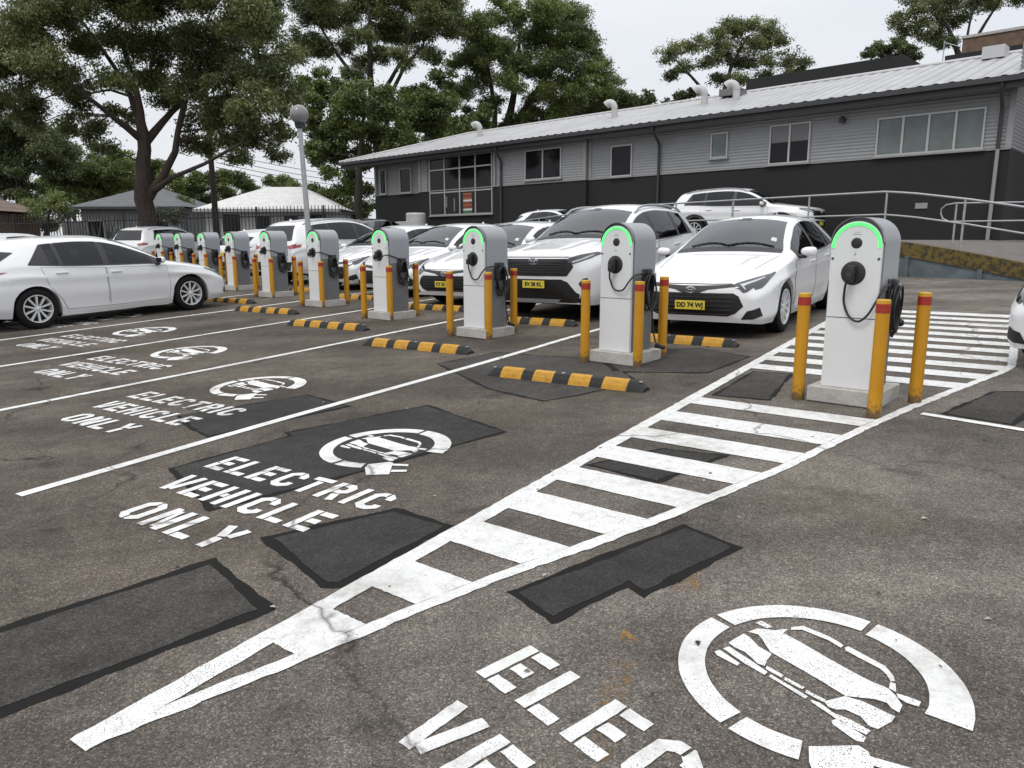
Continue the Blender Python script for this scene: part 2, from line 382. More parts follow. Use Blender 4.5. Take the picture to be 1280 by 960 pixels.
# ---- hatched triangle
RE = [(.87,-2.085),(1.5,-1.895),(1.99,-1.765),(2.43,-1.63),(3.32,-1.318),(4.34,-1.02),(5.43,-.775),(6.2,-.585),(7.13,-.31),(8.03,-.04),(8.35,.02),(12.35,.02)]
def right_edge(s): return float(np.interp(s, [a for a, _ in RE], [b for _, b in RE]))
LO, LI, RW = -2.165, -2.072, .066
GAPS = [(1.0,1.53),(1.807,2.02),(2.284,2.53),(2.79,3.0),(3.27,3.49),(3.74,3.97),(4.23,4.46),(4.72,4.96),(5.24,5.53),(5.755,7.10)]
s = 7.34
while s < 12.2: GAPS.append((s, s + .24)); s += .49
def hatch():
    b = MB(); rg = random.Random(2)
    ed = sorted(set([round(x, 3) for g in GAPS for x in g] + [.87, 12.3])); ed = [e for e in ed if .87 <= e <= 12.3]
    cuts = sorted(set([round(x, 3) for x in np.arange(.89, 12.3, .045) if min(abs(x - e) for e in ed) > .02] + ed))
    sk = lambda s, r: s - .07 * (r - LI)
    J = {}
    def jit(key, a): 
        if key not in J: J[key] = rg.uniform(-a, a)
        return J[key]
    def strip_(rows):
        for (s0, l0, r0), (s1, l1, r1) in zip(rows[:-1], rows[1:]):
            if r0 - l0 < 1e-4 and r1 - l1 < 1e-4: continue
            b.add([LOT(s0, l0, .0045), LOT(s0, r0, .0045), LOT(s1, r1, .0045), LOT(s1, l1, .0045)], [(0, 1, 2, 3)])
    e1 = lambda s: jit(('lo', s), .004); e2 = lambda s: jit(('li', s), .003); e3 = lambda s: jit(('ri', s), .003); e4 = lambda s: jit(('ro', s), .006)
    wide = lambda s: .018 * max(0, math.sin(s * 2.1 + 1)) * (1 if s < 3 else .3)       # the brush strayed outwards near the tip
    strip_([(sk(s, LO), LO + e1(s), LI + e2(s)) for s in cuts])
    rows = []
    for s in cuts:
        R0 = right_edge(s) + e4(s) + wide(s); I0 = max(right_edge(s) - RW + e3(s), LI + e2(s)); rows.append((sk(s, R0), I0, max(R0, I0)))
    strip_(rows)
    # white bars between the gaps
    bounds = [.87] + [x for g in GAPS for x in g] + [12.3]
    for s0, s1 in zip(bounds[::2], bounds[1::2]):
        if s1 - s0 < .02 or s0 < 1: continue
        n = 14; v = []
        for k, s in ((0, s0), (1, s1)):
            a, c = LI + e2(round(s, 3)), right_edge(s) - RW + e3(round(s, 3))
            for i in range(n + 1):
                r = a + (c - a) * i / n; js = jit(('b', round(s, 3), i), .003) if 0 < i < n else 0
                v.append(LOT(sk(s, r) + js, r, .0045))
        b.add(v, [(i, i + 1, n + 2 + i, n + 1 + i) for i in range(n)])
    o = b.build('hatched_marking', M['paint_worn'])
    for p in o.data.polygons:
        if p.normal.z < 0: p.flip()
    tag(o, 'long white hatched triangle painted round the nearest charger', 'road marking')
hatch()

# ---- stencilled words and the car symbol
H, W, ST, GP = .235, .148, .047, .009
def rect(x0, y0, x1, y1): return [(x0, y0), (x1, y0), (x1, y1), (x0, y1)]
def strip(pts, w=ST):
    """stroke along a polyline, mitred"""
    P = [Vector((p[0], p[1])) for p in pts]; Lf = []; Rt = []
    for i, p in enumerate(P):
        a = (P[i] - P[i - 1]).normalized() if i else None; c = (P[i + 1] - P[i]).normalized() if i < len(P) - 1 else None
        d = ((a or c) + (c or a)).normalized(); nn = Vector((-d.y, d.x)); ref = a or c
        k = w / 2 / max(.4, nn.dot(Vector((-ref.y, ref.x))))
        Lf.append(tuple(p + nn * k)); Rt.append(tuple(p - nn * k))
    return [Rt + Lf[::-1]]
h2 = ST / 2
def letter(c):
    w = W
    if c == 'E': return [rect(0,0,ST,H), rect(ST+GP,0,w,ST), rect(ST+GP,H-ST,w,H), rect(ST+GP,H/2-ST/2,w*.86,H/2+ST/2)]
    if c == 'L': return [rect(0,0,ST,H), rect(ST+GP,0,w,ST)]
    if c == 'I': return [rect(0,0,ST,H)]
    if c == 'T': return [rect(0,H-ST,w,H), rect(w/2-h2,0,w/2+h2,H-ST-GP)]
    if c == 'H': return [rect(0,0,ST,H), rect(w-ST,0,w,H), rect(ST+GP,H/2-h2,w-ST-GP,H/2+h2)]
    if c == 'C': return strip([(w-h2,H*.66),(w-h2,H-.05),(w-.055,H-h2),(w*.62,H-h2)]) + strip([(w*.55,H-h2),(.055,H-h2),(h2,H-.05),(h2,.05),(.055,h2),(w-.055,h2),(w-h2,.05),(w-h2,H*.34)])
    if c == 'R': return [rect(0,0,ST,H)] + strip([(ST+GP,H-h2),(w-.05,H-h2),(w-h2,H-.05),(w-h2,H*.58),(w-.05,H*.5),(ST+GP,H*.5)]) + strip([(w*.62,H*.36),(w-h2,0)])
    if c == 'V': return strip([(h2*.8,H),(w/2-.014,0)]) + strip([(w-h2*.8,H),(w/2+.020,.02)])
    if c == 'O': return strip([(w/2-.006,H-h2),(.055,H-h2),(h2,H-.05),(h2,.05),(.055,h2),(w/2-.006,h2)]) + strip([(w/2+.006,H-h2),(w-.055,H-h2),(w-h2,H-.05),(w-h2,.05),(w-.055,h2),(w/2+.006,h2)])
    if c == 'N': return [rect(0,0,ST,H), rect(w-ST,0,w,H)] + strip([(ST+.012,H-.02),(w-ST-.012,.02)], .03)
    if c == 'Y': return strip([(h2*.8,H),(w/2-.004,H*.52)]) + strip([(w-h2*.8,H),(w/2+.030,H*.57)], .042) + [rect(w/2-h2,0,w/2+h2,H*.47)]
def word(t, width):
    out = []; x = 0
    for c in t:
        for p in letter(c): out.append([(a + x, b) for a, b in p])
        x += (ST if c == 'I' else W) + .044
    k = width / (x - .044)
    return [[(a * k, b) for a, b in p] for p in out]
TEXT = [(word('ELECTRIC', 1.45), 0, 0), (word('VEHICLE', 1.27), .085, -.362), (word('ONLY', .84), .30, -.725)]
SYMBOL = [[(-0.284,0.053),(-0.273,0.096),(-0.227,0.126),(-0.203,0.168),(-0.201,0.133),(-0.127,0.123),(0.0,0.099),(0.115,0.083),(0.184,0.086),(0.211,0.069),(0.245,0.037),(0.255,-0.001),(0.235,0.004),(0.214,0.019),(0.179,0.009),(0.115,-0.04),(0.069,-0.031),(0.022,-0.022),(-0.099,-0.006),(-0.164,0.002),(-0.225,0.05),(-0.253,0.066)],[(-0.301,0.124),(-0.294,0.149),(-0.248,0.141),(-0.255,0.123)],[(-0.288,-0.056),(-0.287,0.028),(-0.264,0.023),(-0.208,-0.005),(-0.156,-0.011),(-0.148,-0.052),(-0.134,-0.084),(-0.155,-0.088),(-0.181,-0.076),(-0.221,-0.062),(-0.258,-0.062)],[(-0.279,-0.098),(-0.273,-0.078),(-0.186,-0.095),(-0.11,-0.111),(-0.107,-0.127),(-0.183,-0.119)],[(-0.287,-0.136),(-0.283,-0.118),(-0.197,-0.135),(-0.193,-0.149),(-0.27,-0.147)],[(-0.126,-0.082),(-0.067,-0.088),(-0.065,-0.101),(-0.118,-0.096)],[(-0.053,-0.093),(0.01,-0.097),(0.011,-0.108),(-0.047,-0.104)],[(0.026,-0.105),(0.084,-0.106),(0.087,-0.118),(0.031,-0.115)],[(-0.091,-0.114),(0.04,-0.131),(0.041,-0.142),(-0.088,-0.124)],[(0.091,-0.113),(0.119,-0.047),(0.162,-0.033),(0.218,-0.032),(0.255,-0.03),(0.258,-0.058),(0.248,-0.117),(0.228,-0.123),(0.194,-0.099),(0.147,-0.102),(0.128,-0.123),(0.109,-0.127)],[(0.059,-0.138),(0.083,-0.134),(0.131,-0.148),(0.185,-0.14),(0.238,-0.143),(0.239,-0.164),(0.18,-0.168),(0.125,-0.155),(0.068,-0.144)],[(0.149,-0.182),(0.154,-0.165),(0.242,-0.18),(0.247,-0.2),(0.234,-0.209),(0.159,-0.192)],[(-0.198,0.191),(-0.175,0.226),(-0.079,0.228),(-0.025,0.213),(-0.023,0.197),(-0.075,0.21),(-0.169,0.206),(-0.192,0.177)],[(-0.01,0.206),(-0.006,0.219),(0.123,0.196),(0.164,0.163),(0.178,0.141),(0.172,0.134),(0.149,0.159),(0.122,0.176),(-0.001,0.193)],[(0.175,0.126),(0.187,0.126),(0.205,0.09),(0.187,0.094)],[(0.214,0.083),(0.24,0.089),(0.275,0.094),(0.28,0.07),(0.251,0.063),(0.226,0.068)],[(0.194,-0.384),(0.163,-0.33),(0.248,-0.228),(0.275,-0.232),(0.404,-0.401),(0.295,-0.476)],[(0.29,-0.245),(0.383,-0.207),(0.402,-0.232),(0.31,-0.269)],[(0.366,-0.335),(0.445,-0.291),(0.462,-0.315),(0.386,-0.364)]]
def ring():
    out = []
    for a0, a1, w0, w1 in ((9, 91, .120, .098), (94.5, 171, .086, .086), (175, 262, .086, .086), (266, 293, .082, .082)):
        n = max(3, int((a1 - a0) / 4)); ro = .432; o_, i_ = [], []
        for i in range(n + 1):
            t = i / n; q = R(a0 + (a1 - a0) * t); ri = ro - (w0 + (w1 - w0) * t); o_.append((ro * math.cos(q), ro * math.sin(q))); i_.append((ri * math.cos(q), ri * math.sin(q)))
        out.append(o_ + i_[::-1])
    return out
def fatten(p, e=.0032):
    n = len(p); ar = sum(p[i][0] * p[(i + 1) % n][1] - p[(i + 1) % n][0] * p[i][1] for i in range(n)); sg = 1 if ar > 0 else -1; out = []
    for i in range(n):
        a, c, d = Vector(p[i - 1]), Vector(p[i]), Vector(p[(i + 1) % n])
        d1, d2 = (c - a).normalized(), (d - c).normalized(); b = (Vector((d1.y, -d1.x)) + Vector((d2.y, -d2.x))) * sg
        out.append(tuple(c + (b.normalized() * e if b.length > .2 else Vector((0, 0)))))
    return out
STENCILS = [(2.608, -4.114, 0, 'nearest complete'), (3.462, -6.56, 0, 'second'), (4.34, -9.04, 0, 'third'), (5.18, -11.48, 0, 'fourth'), (6.06, -13.95, 0, 'last'), (1.768, -1.352, -16.5, 'cropped foreground')]
WORDL = ['white stencilled words ELECTRIC VEHICLE ONLY, nearest complete set, left of the hatching', 'second set of words ELECTRIC VEHICLE ONLY from the hatching, beyond the first bay line',
         'third set of words ELECTRIC VEHICLE ONLY from the hatching, small in the row', 'fourth set of words ELECTRIC VEHICLE ONLY, in the bay next to the parked white hatchback',
         'words ELECTRIC VEHICLE ONLY mostly hidden under the parked white hatchback', 'large cropped white letters at the bottom edge in the foreground']
SYML = ['white ring with car and plug on the large dark patch', 'white car and plug ring in the second bay from the hatching', 'white car and plug ring in the third bay from the hatching',
        'white car and plug ring in the bay beside the parked hatchback', 'white car and plug ring under the parked white hatchback', 'largest white ring with car and plug, in the foreground at lower right']
for k, (s, r, a, _) in enumerate(STENCILS):
    ca, sa = math.cos(R(a)), math.sin(R(a))
    tr = lambda x, y: (s + y * ca + x * sa, r + x * ca - y * sa)
    wm = M['paint'] if k != 5 else M['paint_worn']
    flat('stencil_lettering', [[tr(x + ox, y + oy) for x, y in p] for ps, ox, oy in TEXT for p in ps], .0045, wm, WORDL[k], 'painted lettering', 'stencilled words in the bays')
    cx, cy = (.725, .875) if k != 5 else (.735, .81)
    flat('car_symbol', [[tr(x + cx, y + cy) for x, y in p] for p in ring() + [fatten(p) for p in SYMBOL]], .0047, wm, SYML[k], 'painted symbol', 'painted electric car symbols', ragged=.0007)

flat('faded_line', [[(1.36,-.83),(1.40,-.74),(1.86,-.86),(2.22,-.97),(2.26,-1.06),(1.85,-.95)],[(2.62,-1.02),(2.64,-.93),(3.05,-1.02),(3.04,-1.10)]], .0012, M['old_yellow'], 'worn orange specks of an old yellow line left of the foreground ring', 'road marking')
# dry leaves and grit
def litter():
    rg = random.Random(9); b = MB()
    for _ in range(260):
        s = rg.uniform(.6, 9); r = rg.uniform(-8, 2.5); a = rg.uniform(0, 6.28); l = rg.uniform(.006, .020); w = l * rg.uniform(.25, .6); z = rg.uniform(.002, .008)
        c, n = math.cos(a), math.sin(a)
        b.add([LOT(s + x * c - y * n, r + x * n + y * c, .006 + (z if k % 2 else 0)) for k, (x, y) in enumerate(((-l, 0), (0, -w), (l, 0), (0, w)))], [(0, 1, 2, 3)], rg.randrange(3))
    o = b.build('leaf_litter', [mat('dry brown leaf', (.16, .10, .05), .7), mat('pale grit', (.36, .33, .29), .8), mat('dark twig', (.03, .025, .02), .8)])
    tag(o, 'tiny dry leaves and grit scattered over the asphalt', 'leaf litter', kind='stuff')
litter()

# ================================================================== chargers, bollards, wheel stops
M['ch_white'] = mat('white charger panel', (.66, .67, .67), .4, var=.03, scale=3)
M['ch_grey'] = mat('grey charger housing', (.29, .305, .325), .38, metal=.15, var=.05, scale=4)
M['ch_dark'] = mat('dark grey charger side', (.15, .153, .158), .5, var=.1, scale=6)
M['rim'] = mat('smoky light surround', (.13, .13, .14), .15, var=.1)
M['led'] = mat('green light arc', (.10, .60, .16), .3, var=.05, emis=((.06, 1.0, .15), .85))
M['cable'] = mat('black cable', (.012, .012, .012), .5, var=.2)
M['concrete'] = mat('pale concrete', (.40, .385, .36), .9, var=.2, scale=9, bump=.5, bscale=60)
M['bollard'] = mat('yellow bollard paint', (.50, .235, .006), .42, var=.09, scale=7, bump=.05)
def grimy(m, z0, z1, col):
    nt = m.node_tree; L = nt.links.new; b = nt.nodes['Principled BSDF']; old = b.inputs['Base Color'].links[0].from_socket
    tc = N(nt, 'ShaderNodeTexCoord'); sx = N(nt, 'ShaderNodeSeparateXYZ'); L(tc.outputs['Object'], sx.inputs[0])
    no = N(nt, 'ShaderNodeTexNoise', i_Scale=22, i_Detail=6, i_Roughness=.75); L(tc.outputs['Object'], no.inputs['Vector'])
    mr = N(nt, 'ShaderNodeMapRange'); mr.inputs[1].default_value = z0; mr.inputs[2].default_value = z1; mr.inputs[3].default_value = .36; mr.inputs[4].default_value = -.06; L(sx.outputs['Z'], mr.inputs[0])
    ad = N(nt, 'ShaderNodeMath', operation='ADD'); L(no.outputs['Fac'], ad.inputs[0]); L(mr.outputs[0], ad.inputs[1])
    rp = ramp(nt, [(.60, 0.), (.74, .85)]); L(ad.outputs[0], rp.inputs[0])
    mx = N(nt, 'ShaderNodeMix', data_type='RGBA'); L(rp.outputs[0], mx.inputs[0]); L(old, mx.inputs[6]); mx.inputs[7].default_value = rgba(col); L(mx.outputs[2], b.inputs['Base Color'])
grimy(M['bollard'], 0, .16, (.07, .055, .035))
M['bol_top'] = mat('yellow bollard cap', (.55, .30, .02), .45, var=.06)
M['red_band'] = mat('red reflective band', (.32, .022, .014), .45, var=.1, scale=25)
M['stop_black'] = mat('black rubber', (.020, .020, .020), .8, var=.35, scale=15, bump=.4, bscale=80)
M['stop_yellow'] = mat('yellow reflective strip', (.46, .235, .016), .6, var=.25, scale=22)

def arch(w, top, r, n=22, z0=0.0):
    """outline of a panel with a round top"""
    pts = [(-w / 2, z0), (w / 2, z0)]
    zc = top - r
    for i in range(n + 1):
        a = math.pi * i / n
        pts.append((r * math.cos(a), zc + r * math.sin(a)))
    return pts
FRONT = Matrix(((1, 0, 0, 0), (0, 0, 1, 0), (0, 1, 0, 0), (0, 0, 0, 1)))     # drawing plane to the charger's front

def make_charger(variant):
    """origin at the ground in the plinth's centre, front towards -y"""
    t = empty('ev_charger')
    MB().box((0, 0, .055), (.53, .55, .12), bevel=.008).build('plinth', M['concrete'], t)
    w, r = .37, .185; yf, yb = -.215, .225; z0 = .116
    P = lambda poly, y0, y1, b, mi=0: b.prism(poly, y0, y1, FRONT, mi)
    # housing: column with a lighter hood
    b = MB(); P(arch(w - .012, 1.388, r - .006, z0=z0), yf + .03, yb - .03, b); b.build('column', M['ch_dark'], t, smooth=40)
    b = MB(); P(arch(w + .004, 1.396, r + .002, z0=.86), yf + .048, yb, b); b.build('hood', M['ch_grey'], t, smooth=40)
    # front panel in two pieces
    b = MB(); P(arch(w - .012, 1.363, r - .006, z0=.655)[:], yf, yf + .032, b); b.build('front_panel', M['ch_white'], t, smooth=40)
    b = MB(); P([(-w / 2 + .004, z0 + .002), (w / 2 - .004, z0 + .002), (w / 2 - .004, .648), (-w / 2 + .004, .648)], yf + .001, yf + .032, b); b.build('lower_panel', M['ch_white'], t)
    # smoky rim and the green light
    def band(r0, r1, y0, y1, zc, tail, name, m):
        b = MB(); n = 30; pts = []
        outl = [(r1, zc - tail)] + [(r1 * math.cos(math.pi * i / n), zc + r1 * math.sin(math.pi * i / n)) for i in range(n + 1)] + [(-r1, zc - tail)]
        inl = [(r0, zc - tail)] + [(r0 * math.cos(math.pi * i / n), zc + r0 * math.sin(math.pi * i / n)) for i in range(n + 1)] + [(-r0, zc - tail)]
        k = len(outl)
        vs = [(x, y0, z) for x, z in outl] + [(x, y0, z) for x, z in inl] + [(x, y1, z) for x, z in outl] + [(x, y1, z) for x, z in inl]
        fs = []
        for i in range(k - 1):
            fs += [(i, i + 1, k + i + 1, k + i), (2 * k + i + 1, 2 * k + i, 3 * k + i, 3 * k + i + 1), (i + 1, i, 2 * k + i, 2 * k + i + 1), (k + i, k + i + 1, 3 * k + i + 1, 3 * k + i)]
        fs += [(0, k, 3 * k, 2 * k), (k - 1, 2 * k - 1, 4 * k - 1, 3 * k - 1)]
        return b.add(vs, fs).build(name, m, t, smooth=40)
    band(.1805, .187, yf - .002, yf + .047, 1.2085, .0, 'light_surround', M['rim'])
    band(.154, .1745, yf - .006, yf - .0005, 1.180, .01, 'light_arc', M['led'])
    # reader and socket
    F = lambda x, z, y: Matrix.Translation((x, y, z)) @ Matrix.Rotation(R(90), 4, 'X')
    b = MB(); b.lathe([(0, .006), (.030, .006), (.036, .004), (.040, 0), (.040, -.002)], 28, F(0, 1.205, yf)); b.build('card_reader', M['black_trim'], t, smooth=30)
    b = MB(); b.lathe([(0, .010), (.072, .010), (.084, .006), (.090, -.002)], 36, F(-.008, .985, yf)); 
    so = b.build('socket', M['black_trim'], t, smooth=30)
    b = MB(); b.box((-.008, yf - .04, .985), (.055, .075, .12), bevel=.016); b.box((-.008, yf - .085, .955), (.04, .05, .07), bevel=.012); b.build('plug', M['cable'], so, smooth=30)
    for x in (-.163, .163):
        MB().box((x, yf - .003, 1.092), (.016, .008, 0.014), bevel=.002).build('lock', M['black_trim'], t)
    # thin label lines on the panel
    for mb_, ms_ in (((0, yf - .0005, 1.268), (.062, .002, .004)), ((0, yf - .0005, 1.284), (.044, .002, .003)), ((-.005, yf - .0005, 1.125), (.008, .002, .022))):
        MB().box(mb_, ms_).build('panel_marking', M['ch_grey'], t)
    # holster on the right side with the coiled cable
    xs = w / 2 + .002
    b = MB(); b.box((xs + .006, .06, .83), (.03, .17, .22), bevel=.012); b.box((xs + .026, .06, .90), (.05, .09, .08), bevel=.015); b.build('cable_holster', M['black_trim'], t, smooth=30)
    b = MB(); b.box((xs + .03, .165, .85), (.03, .04, .10), bevel=.008); b.box((xs + .034, .165, .79), (.032, .055, .045), bevel=.008); b.build('holster_hook', M['ch_grey'], t)
    b = MB(); rg = random.Random(3 + variant)
    for k in range(5):
        y = .045 + .03 * rg.random(); a = .062 + .035 * rg.random(); h = .13 + .055 * rg.random(); tl = rg.uniform(-.012, .02)
        pts = [(xs + .022 + .010 * k + tl * math.sin(2 * math.pi * i / 28), y + a * math.cos(2 * math.pi * i / 28), .88 - h + h * math.sin(2 * math.pi * i / 28) + .012 * math.sin(6 * math.pi * i / 28 + k)) for i in range(29)]
        b.tube(pts, .0095, 7, cap=False)
    b.build('cable_coil', M['cable'], t, smooth=60)
    def sp(pts, n=9):
        out = []
        for i in range(len(pts) - 1):
            p0, p1, p2, p3 = [Vector(pts[max(0, min(len(pts) - 1, j))]) for j in (i - 1, i, i + 1, i + 2)]
            for k in range(n):
                u = k / n
                out.append(.5 * ((2 * p1) + (p2 - p0) * u + (2 * p0 - 5 * p1 + 4 * p2 - p3) * u * u + (3 * p1 - p0 - 3 * p2 + p3) * u ** 3))
        return out + [Vector(pts[-1])]
    b = MB()
    if variant in (0, 1):
        d = .0 if variant == 0 else .07
        b.tube(sp([(-.03, yf - .06, .935), (-.048, yf - .035, .87), (-.052, yf - .02, .77 + d), (-.01, yf - .02, .67 + d * 1.2), (.06, yf - .03, .632 + d * 1.4), (.125, yf - .04, .68 + d), (.175, yf - .03, .78 + d * .6), (.205, yf + .03, .88), (.205, .02, .90)]), .0085, 8)
    else:
        b.tube(sp([(-.008, yf - .09, .93), (.03, yf - .10, .90), (.10, yf - .08, .93), (.19, yf - .01, .99), (.21, .03, .92)]), .0085, 8)
    if variant == 1:
        b.tube(sp([(.205, .12, .74), (.215, .14, .55), (.225, .15, .36), (.25, .16, .22), (.30, .14, .16)]), .0085, 8); b.tube([(.28, .14, .165), (.38, .12, .15)], [.026, .02], 10)
    else:
        b.tube(sp([(.215, .14, .76), (.225, .16, .68), (.24, .19, .62)]), .0085, 8); b.lathe([(0, .03), (.022, .022), (.03, 0), (.022, -.022), (0, -.03)], 14, Matrix.Translation((.245, .19, .60)))
    b.build('charging_cable', M['cable'], t, smooth=60)
    return t

CHL = ['nearest and largest charger with green arc, inside the hatched triangle', 'second charger from the hatching, between the two nearest white car fronts',
       'third charger from the hatching, left of the big white SUV front', 'fourth charger from the hatching with its plug held sideways', 'fifth charger from the hatching, in front of the lamp post',
       'sixth charger from the hatching, by the reversed white SUV', 'seventh charger from the hatching, small in the row', 'eighth charger, just above the bonnet of the parked hatchback',
       'ninth charger, second from the far end of the row', 'tenth charger, farthest in the row']
CH = [(6.262, -1.02), (6.985, -3.34), (7.80, -5.735), (8.70, -8.235), (9.62, -10.80), (10.55, -13.39), (11.46, -15.9), (12.4, -18.45), (13.3, -21.0), (14.2, -23.5)]
protos = {}
def bollard_proto():
    t = empty('bollard')
    b = MB(); b.lathe([(.047, -.06), (.047, .745)], 20); b.build('post', M['bollard'], t, smooth=40)
    b = MB(); b.lathe([(.0482, .745), (.0482, .808)], 20); b.build('reflective_band', M['red_band'], t, smooth=40)
    b = MB(); b.lathe([(.0472, .808), (.047, .832), (.043, .838), (0, .841)], 20); b.build('cap', M['bol_top'], t, smooth=30)
    return t
BOL = [(6.05,-1.385,'left of the nearest charger'),(5.75,-.789,'at the front right corner of the nearest charger'),(6.34,-.596,'behind and right of the nearest charger'),
       (6.73,-3.677,'left of the second charger from the hatching'),(6.725,-3.08,'in front of the right edge of the second charger'),(7.32,-3.078,'right of the second charger, before a yellow number plate'),
       (7.56,-6.13,'left of the third charger from the hatching'),(7.545,-5.50,'in front of the right edge of the third charger'),(8.19,-5.556,'right of the third charger, before the SUV grille')]
for k, (dn) in enumerate(['fourth', 'fifth', 'sixth', 'seventh', 'eighth', 'ninth', 'tenth']):
    cs, cr = CH[k + 3]
    BOL += [(cs - .22, cr - .39, 'left of the %s charger in the row' % dn), (cs - .25, cr + .20, 'before the right edge of the %s charger in the row' % dn), (cs + .38, cr + .18, 'behind the right side of the %s charger in the row' % dn)]
bp = None
for s, r, where in BOL:
    if bp is None: bp = o = bollard_proto()
    else: o = copy_tree(bp)
    o.matrix_world = Matrix.Translation(LOT(s, r)) @ Matrix.Rotation(R(hash(where) % 360 if False else (s * 97) % 360), 4, 'Z')
    tag(o, 'yellow bollard with red band, ' + where, 'bollard', 'yellow bollards guarding the chargers')
for k, (s, r) in enumerate(CH):
    v = 0 if k == 0 else (1 if k in (1, 2) else 2)
    if v not in protos: protos[v] = o = make_charger(v)
    else: o = copy_tree(protos[v])
    o.matrix_world = Matrix.Translation(LOT(s, r)) @ Matrix.Rotation(PHI - R(90) - R(7), 4, 'Z')
    tag(o, CHL[k], 'car charger', 'row of electric car chargers')

def stop_proto():
    t = empty('wheel_stop'); Ls = 1.62; b = MB()
    cuts = [(-.81, 0), (-.74, 0), (-.66, 1), (-.42, 0), (-.30, 1), (-.05, 0), (.05, 0), (.30, 1), (.42, 0), (.66, 1), (.74, 0), (.81, 0)]
    xs = [(-.81, .35), (-.725, 1), (-.655, 1), (-.42, 1), (-.295, 1), (-.085, 1), (.085, 1), (.295, 1), (.42, 1), (.655, 1), (.725, 1), (.81, .35)]
    mi = [0, 0, 1, 0, 1, 0, 1, 0, 1, 0, 0]
    sec = [(-.08, 0), (-.068, .040), (-.046, .080), (-.038, .085), (.038, .085), (.046, .080), (.068, .040), (.08, 0)]
    vs = []
    for i_, (x, k) in enumerate(xs): vs += [(x + (0.014 * (z / .085) * (1 if y < 0 else -1) * (1 if 1 < i_ < 10 else 0) if abs(y) > .035 else (0.014 if y < 0 else -0.014) * (1 if 1 < i_ < 10 else 0)), y * (1 if z == 0 else .9 + .1 * k), z * k) for y, z in sec]
    n = len(sec)
    for i in range(len(xs) - 1):
        for j in range(n - 1):
            # the strips are set into the sloping faces, not the edges
            yel = mi[i]
            b.add([vs[i * n + j], vs[(i + 1) * n + j], vs[(i + 1) * n + j + 1], vs[i * n + j + 1]], [(0, 1, 2, 3)], 1 if yel else 0)
    b.add(vs[:n], [tuple(range(n))]); b.add(vs[-n:], [tuple(range(n))[::-1]])
    b.build('rubber_block', [M['stop_black'], M['stop_yellow']], t)
    bb = MB()
    for x in (-.76, 0, .76): bb.lathe([(0, .006), (.016, .004), (.018, 0)], 10, Matrix.Translation((x, 0, .085 if x == 0 else .076)))
    bb.build('fixing_bolt', M['ch_grey'], t)
    return t
ST_ = [(5.76, -3.36, 'nearest black and yellow wheel stop, in the bay beside the hatching'), (6.58, -5.86, 'wheel stop in the second bay from the hatching, before the third charger'),
       (7.47, -8.38, 'wheel stop in the third bay, left of the fourth charger'), (8.43, -11.0, 'wheel stop in the fourth bay, before the fifth charger'), (9.33, -13.35, 'wheel stop at the nose of the parked white hatchback'),
       (8.22, -3.37, 'wheel stop under the nose of the nearest white hatchback facing us'), (8.96, -5.85, 'wheel stop under the nose of the big white SUV'), (9.82, -8.38, 'wheel stop under the third white car facing us'),
       (10.7, -10.9, 'wheel stop under the fourth white car facing us'), (11.6, -13.4, 'wheel stop under the fifth white car facing us')]
sp0 = None
for s, r, l in ST_:
    if sp0 is None: sp0 = o = stop_proto()
    else: o = copy_tree(sp0)
    o.matrix_world = lot_matrix(s, r, -90, .002)
    tag(o, l, 'wheel stop', 'black and yellow wheel stops')

# ================================================================== cars
def pchip(pts):
    xs = np.array([p[0] for p in pts], float); ys = np.array([p[1] for p in pts], float)
    h = np.diff(xs); d = np.diff(ys) / h; m = np.zeros(len(xs))
    for i in range(1, len(xs) - 1):
        if d[i - 1] * d[i] > 0:
            w1 = 2 * h[i] + h[i - 1]; w2 = h[i] + 2 * h[i - 1]
            m[i] = (w1 + w2) / (w1 / d[i - 1] + w2 / d[i])
    m[0] = d[0]; m[-1] = d[-1]
    def f(x):
        x = min(max(x, xs[0]), xs[-1]); i = min(len(xs) - 2, max(0, int(np.searchsorted(xs, x, side='right')) - 1))
        t = (x - xs[i]) / h[i]; a = 2 * t**3 - 3 * t**2 + 1; b = t**3 - 2 * t**2 + t; c = -2 * t**3 + 3 * t**2; e = t**3 - t**2
        return float(a * ys[i] + b * h[i] * m[i] + c * ys[i + 1] + e * h[i] * m[i + 1])
    return f

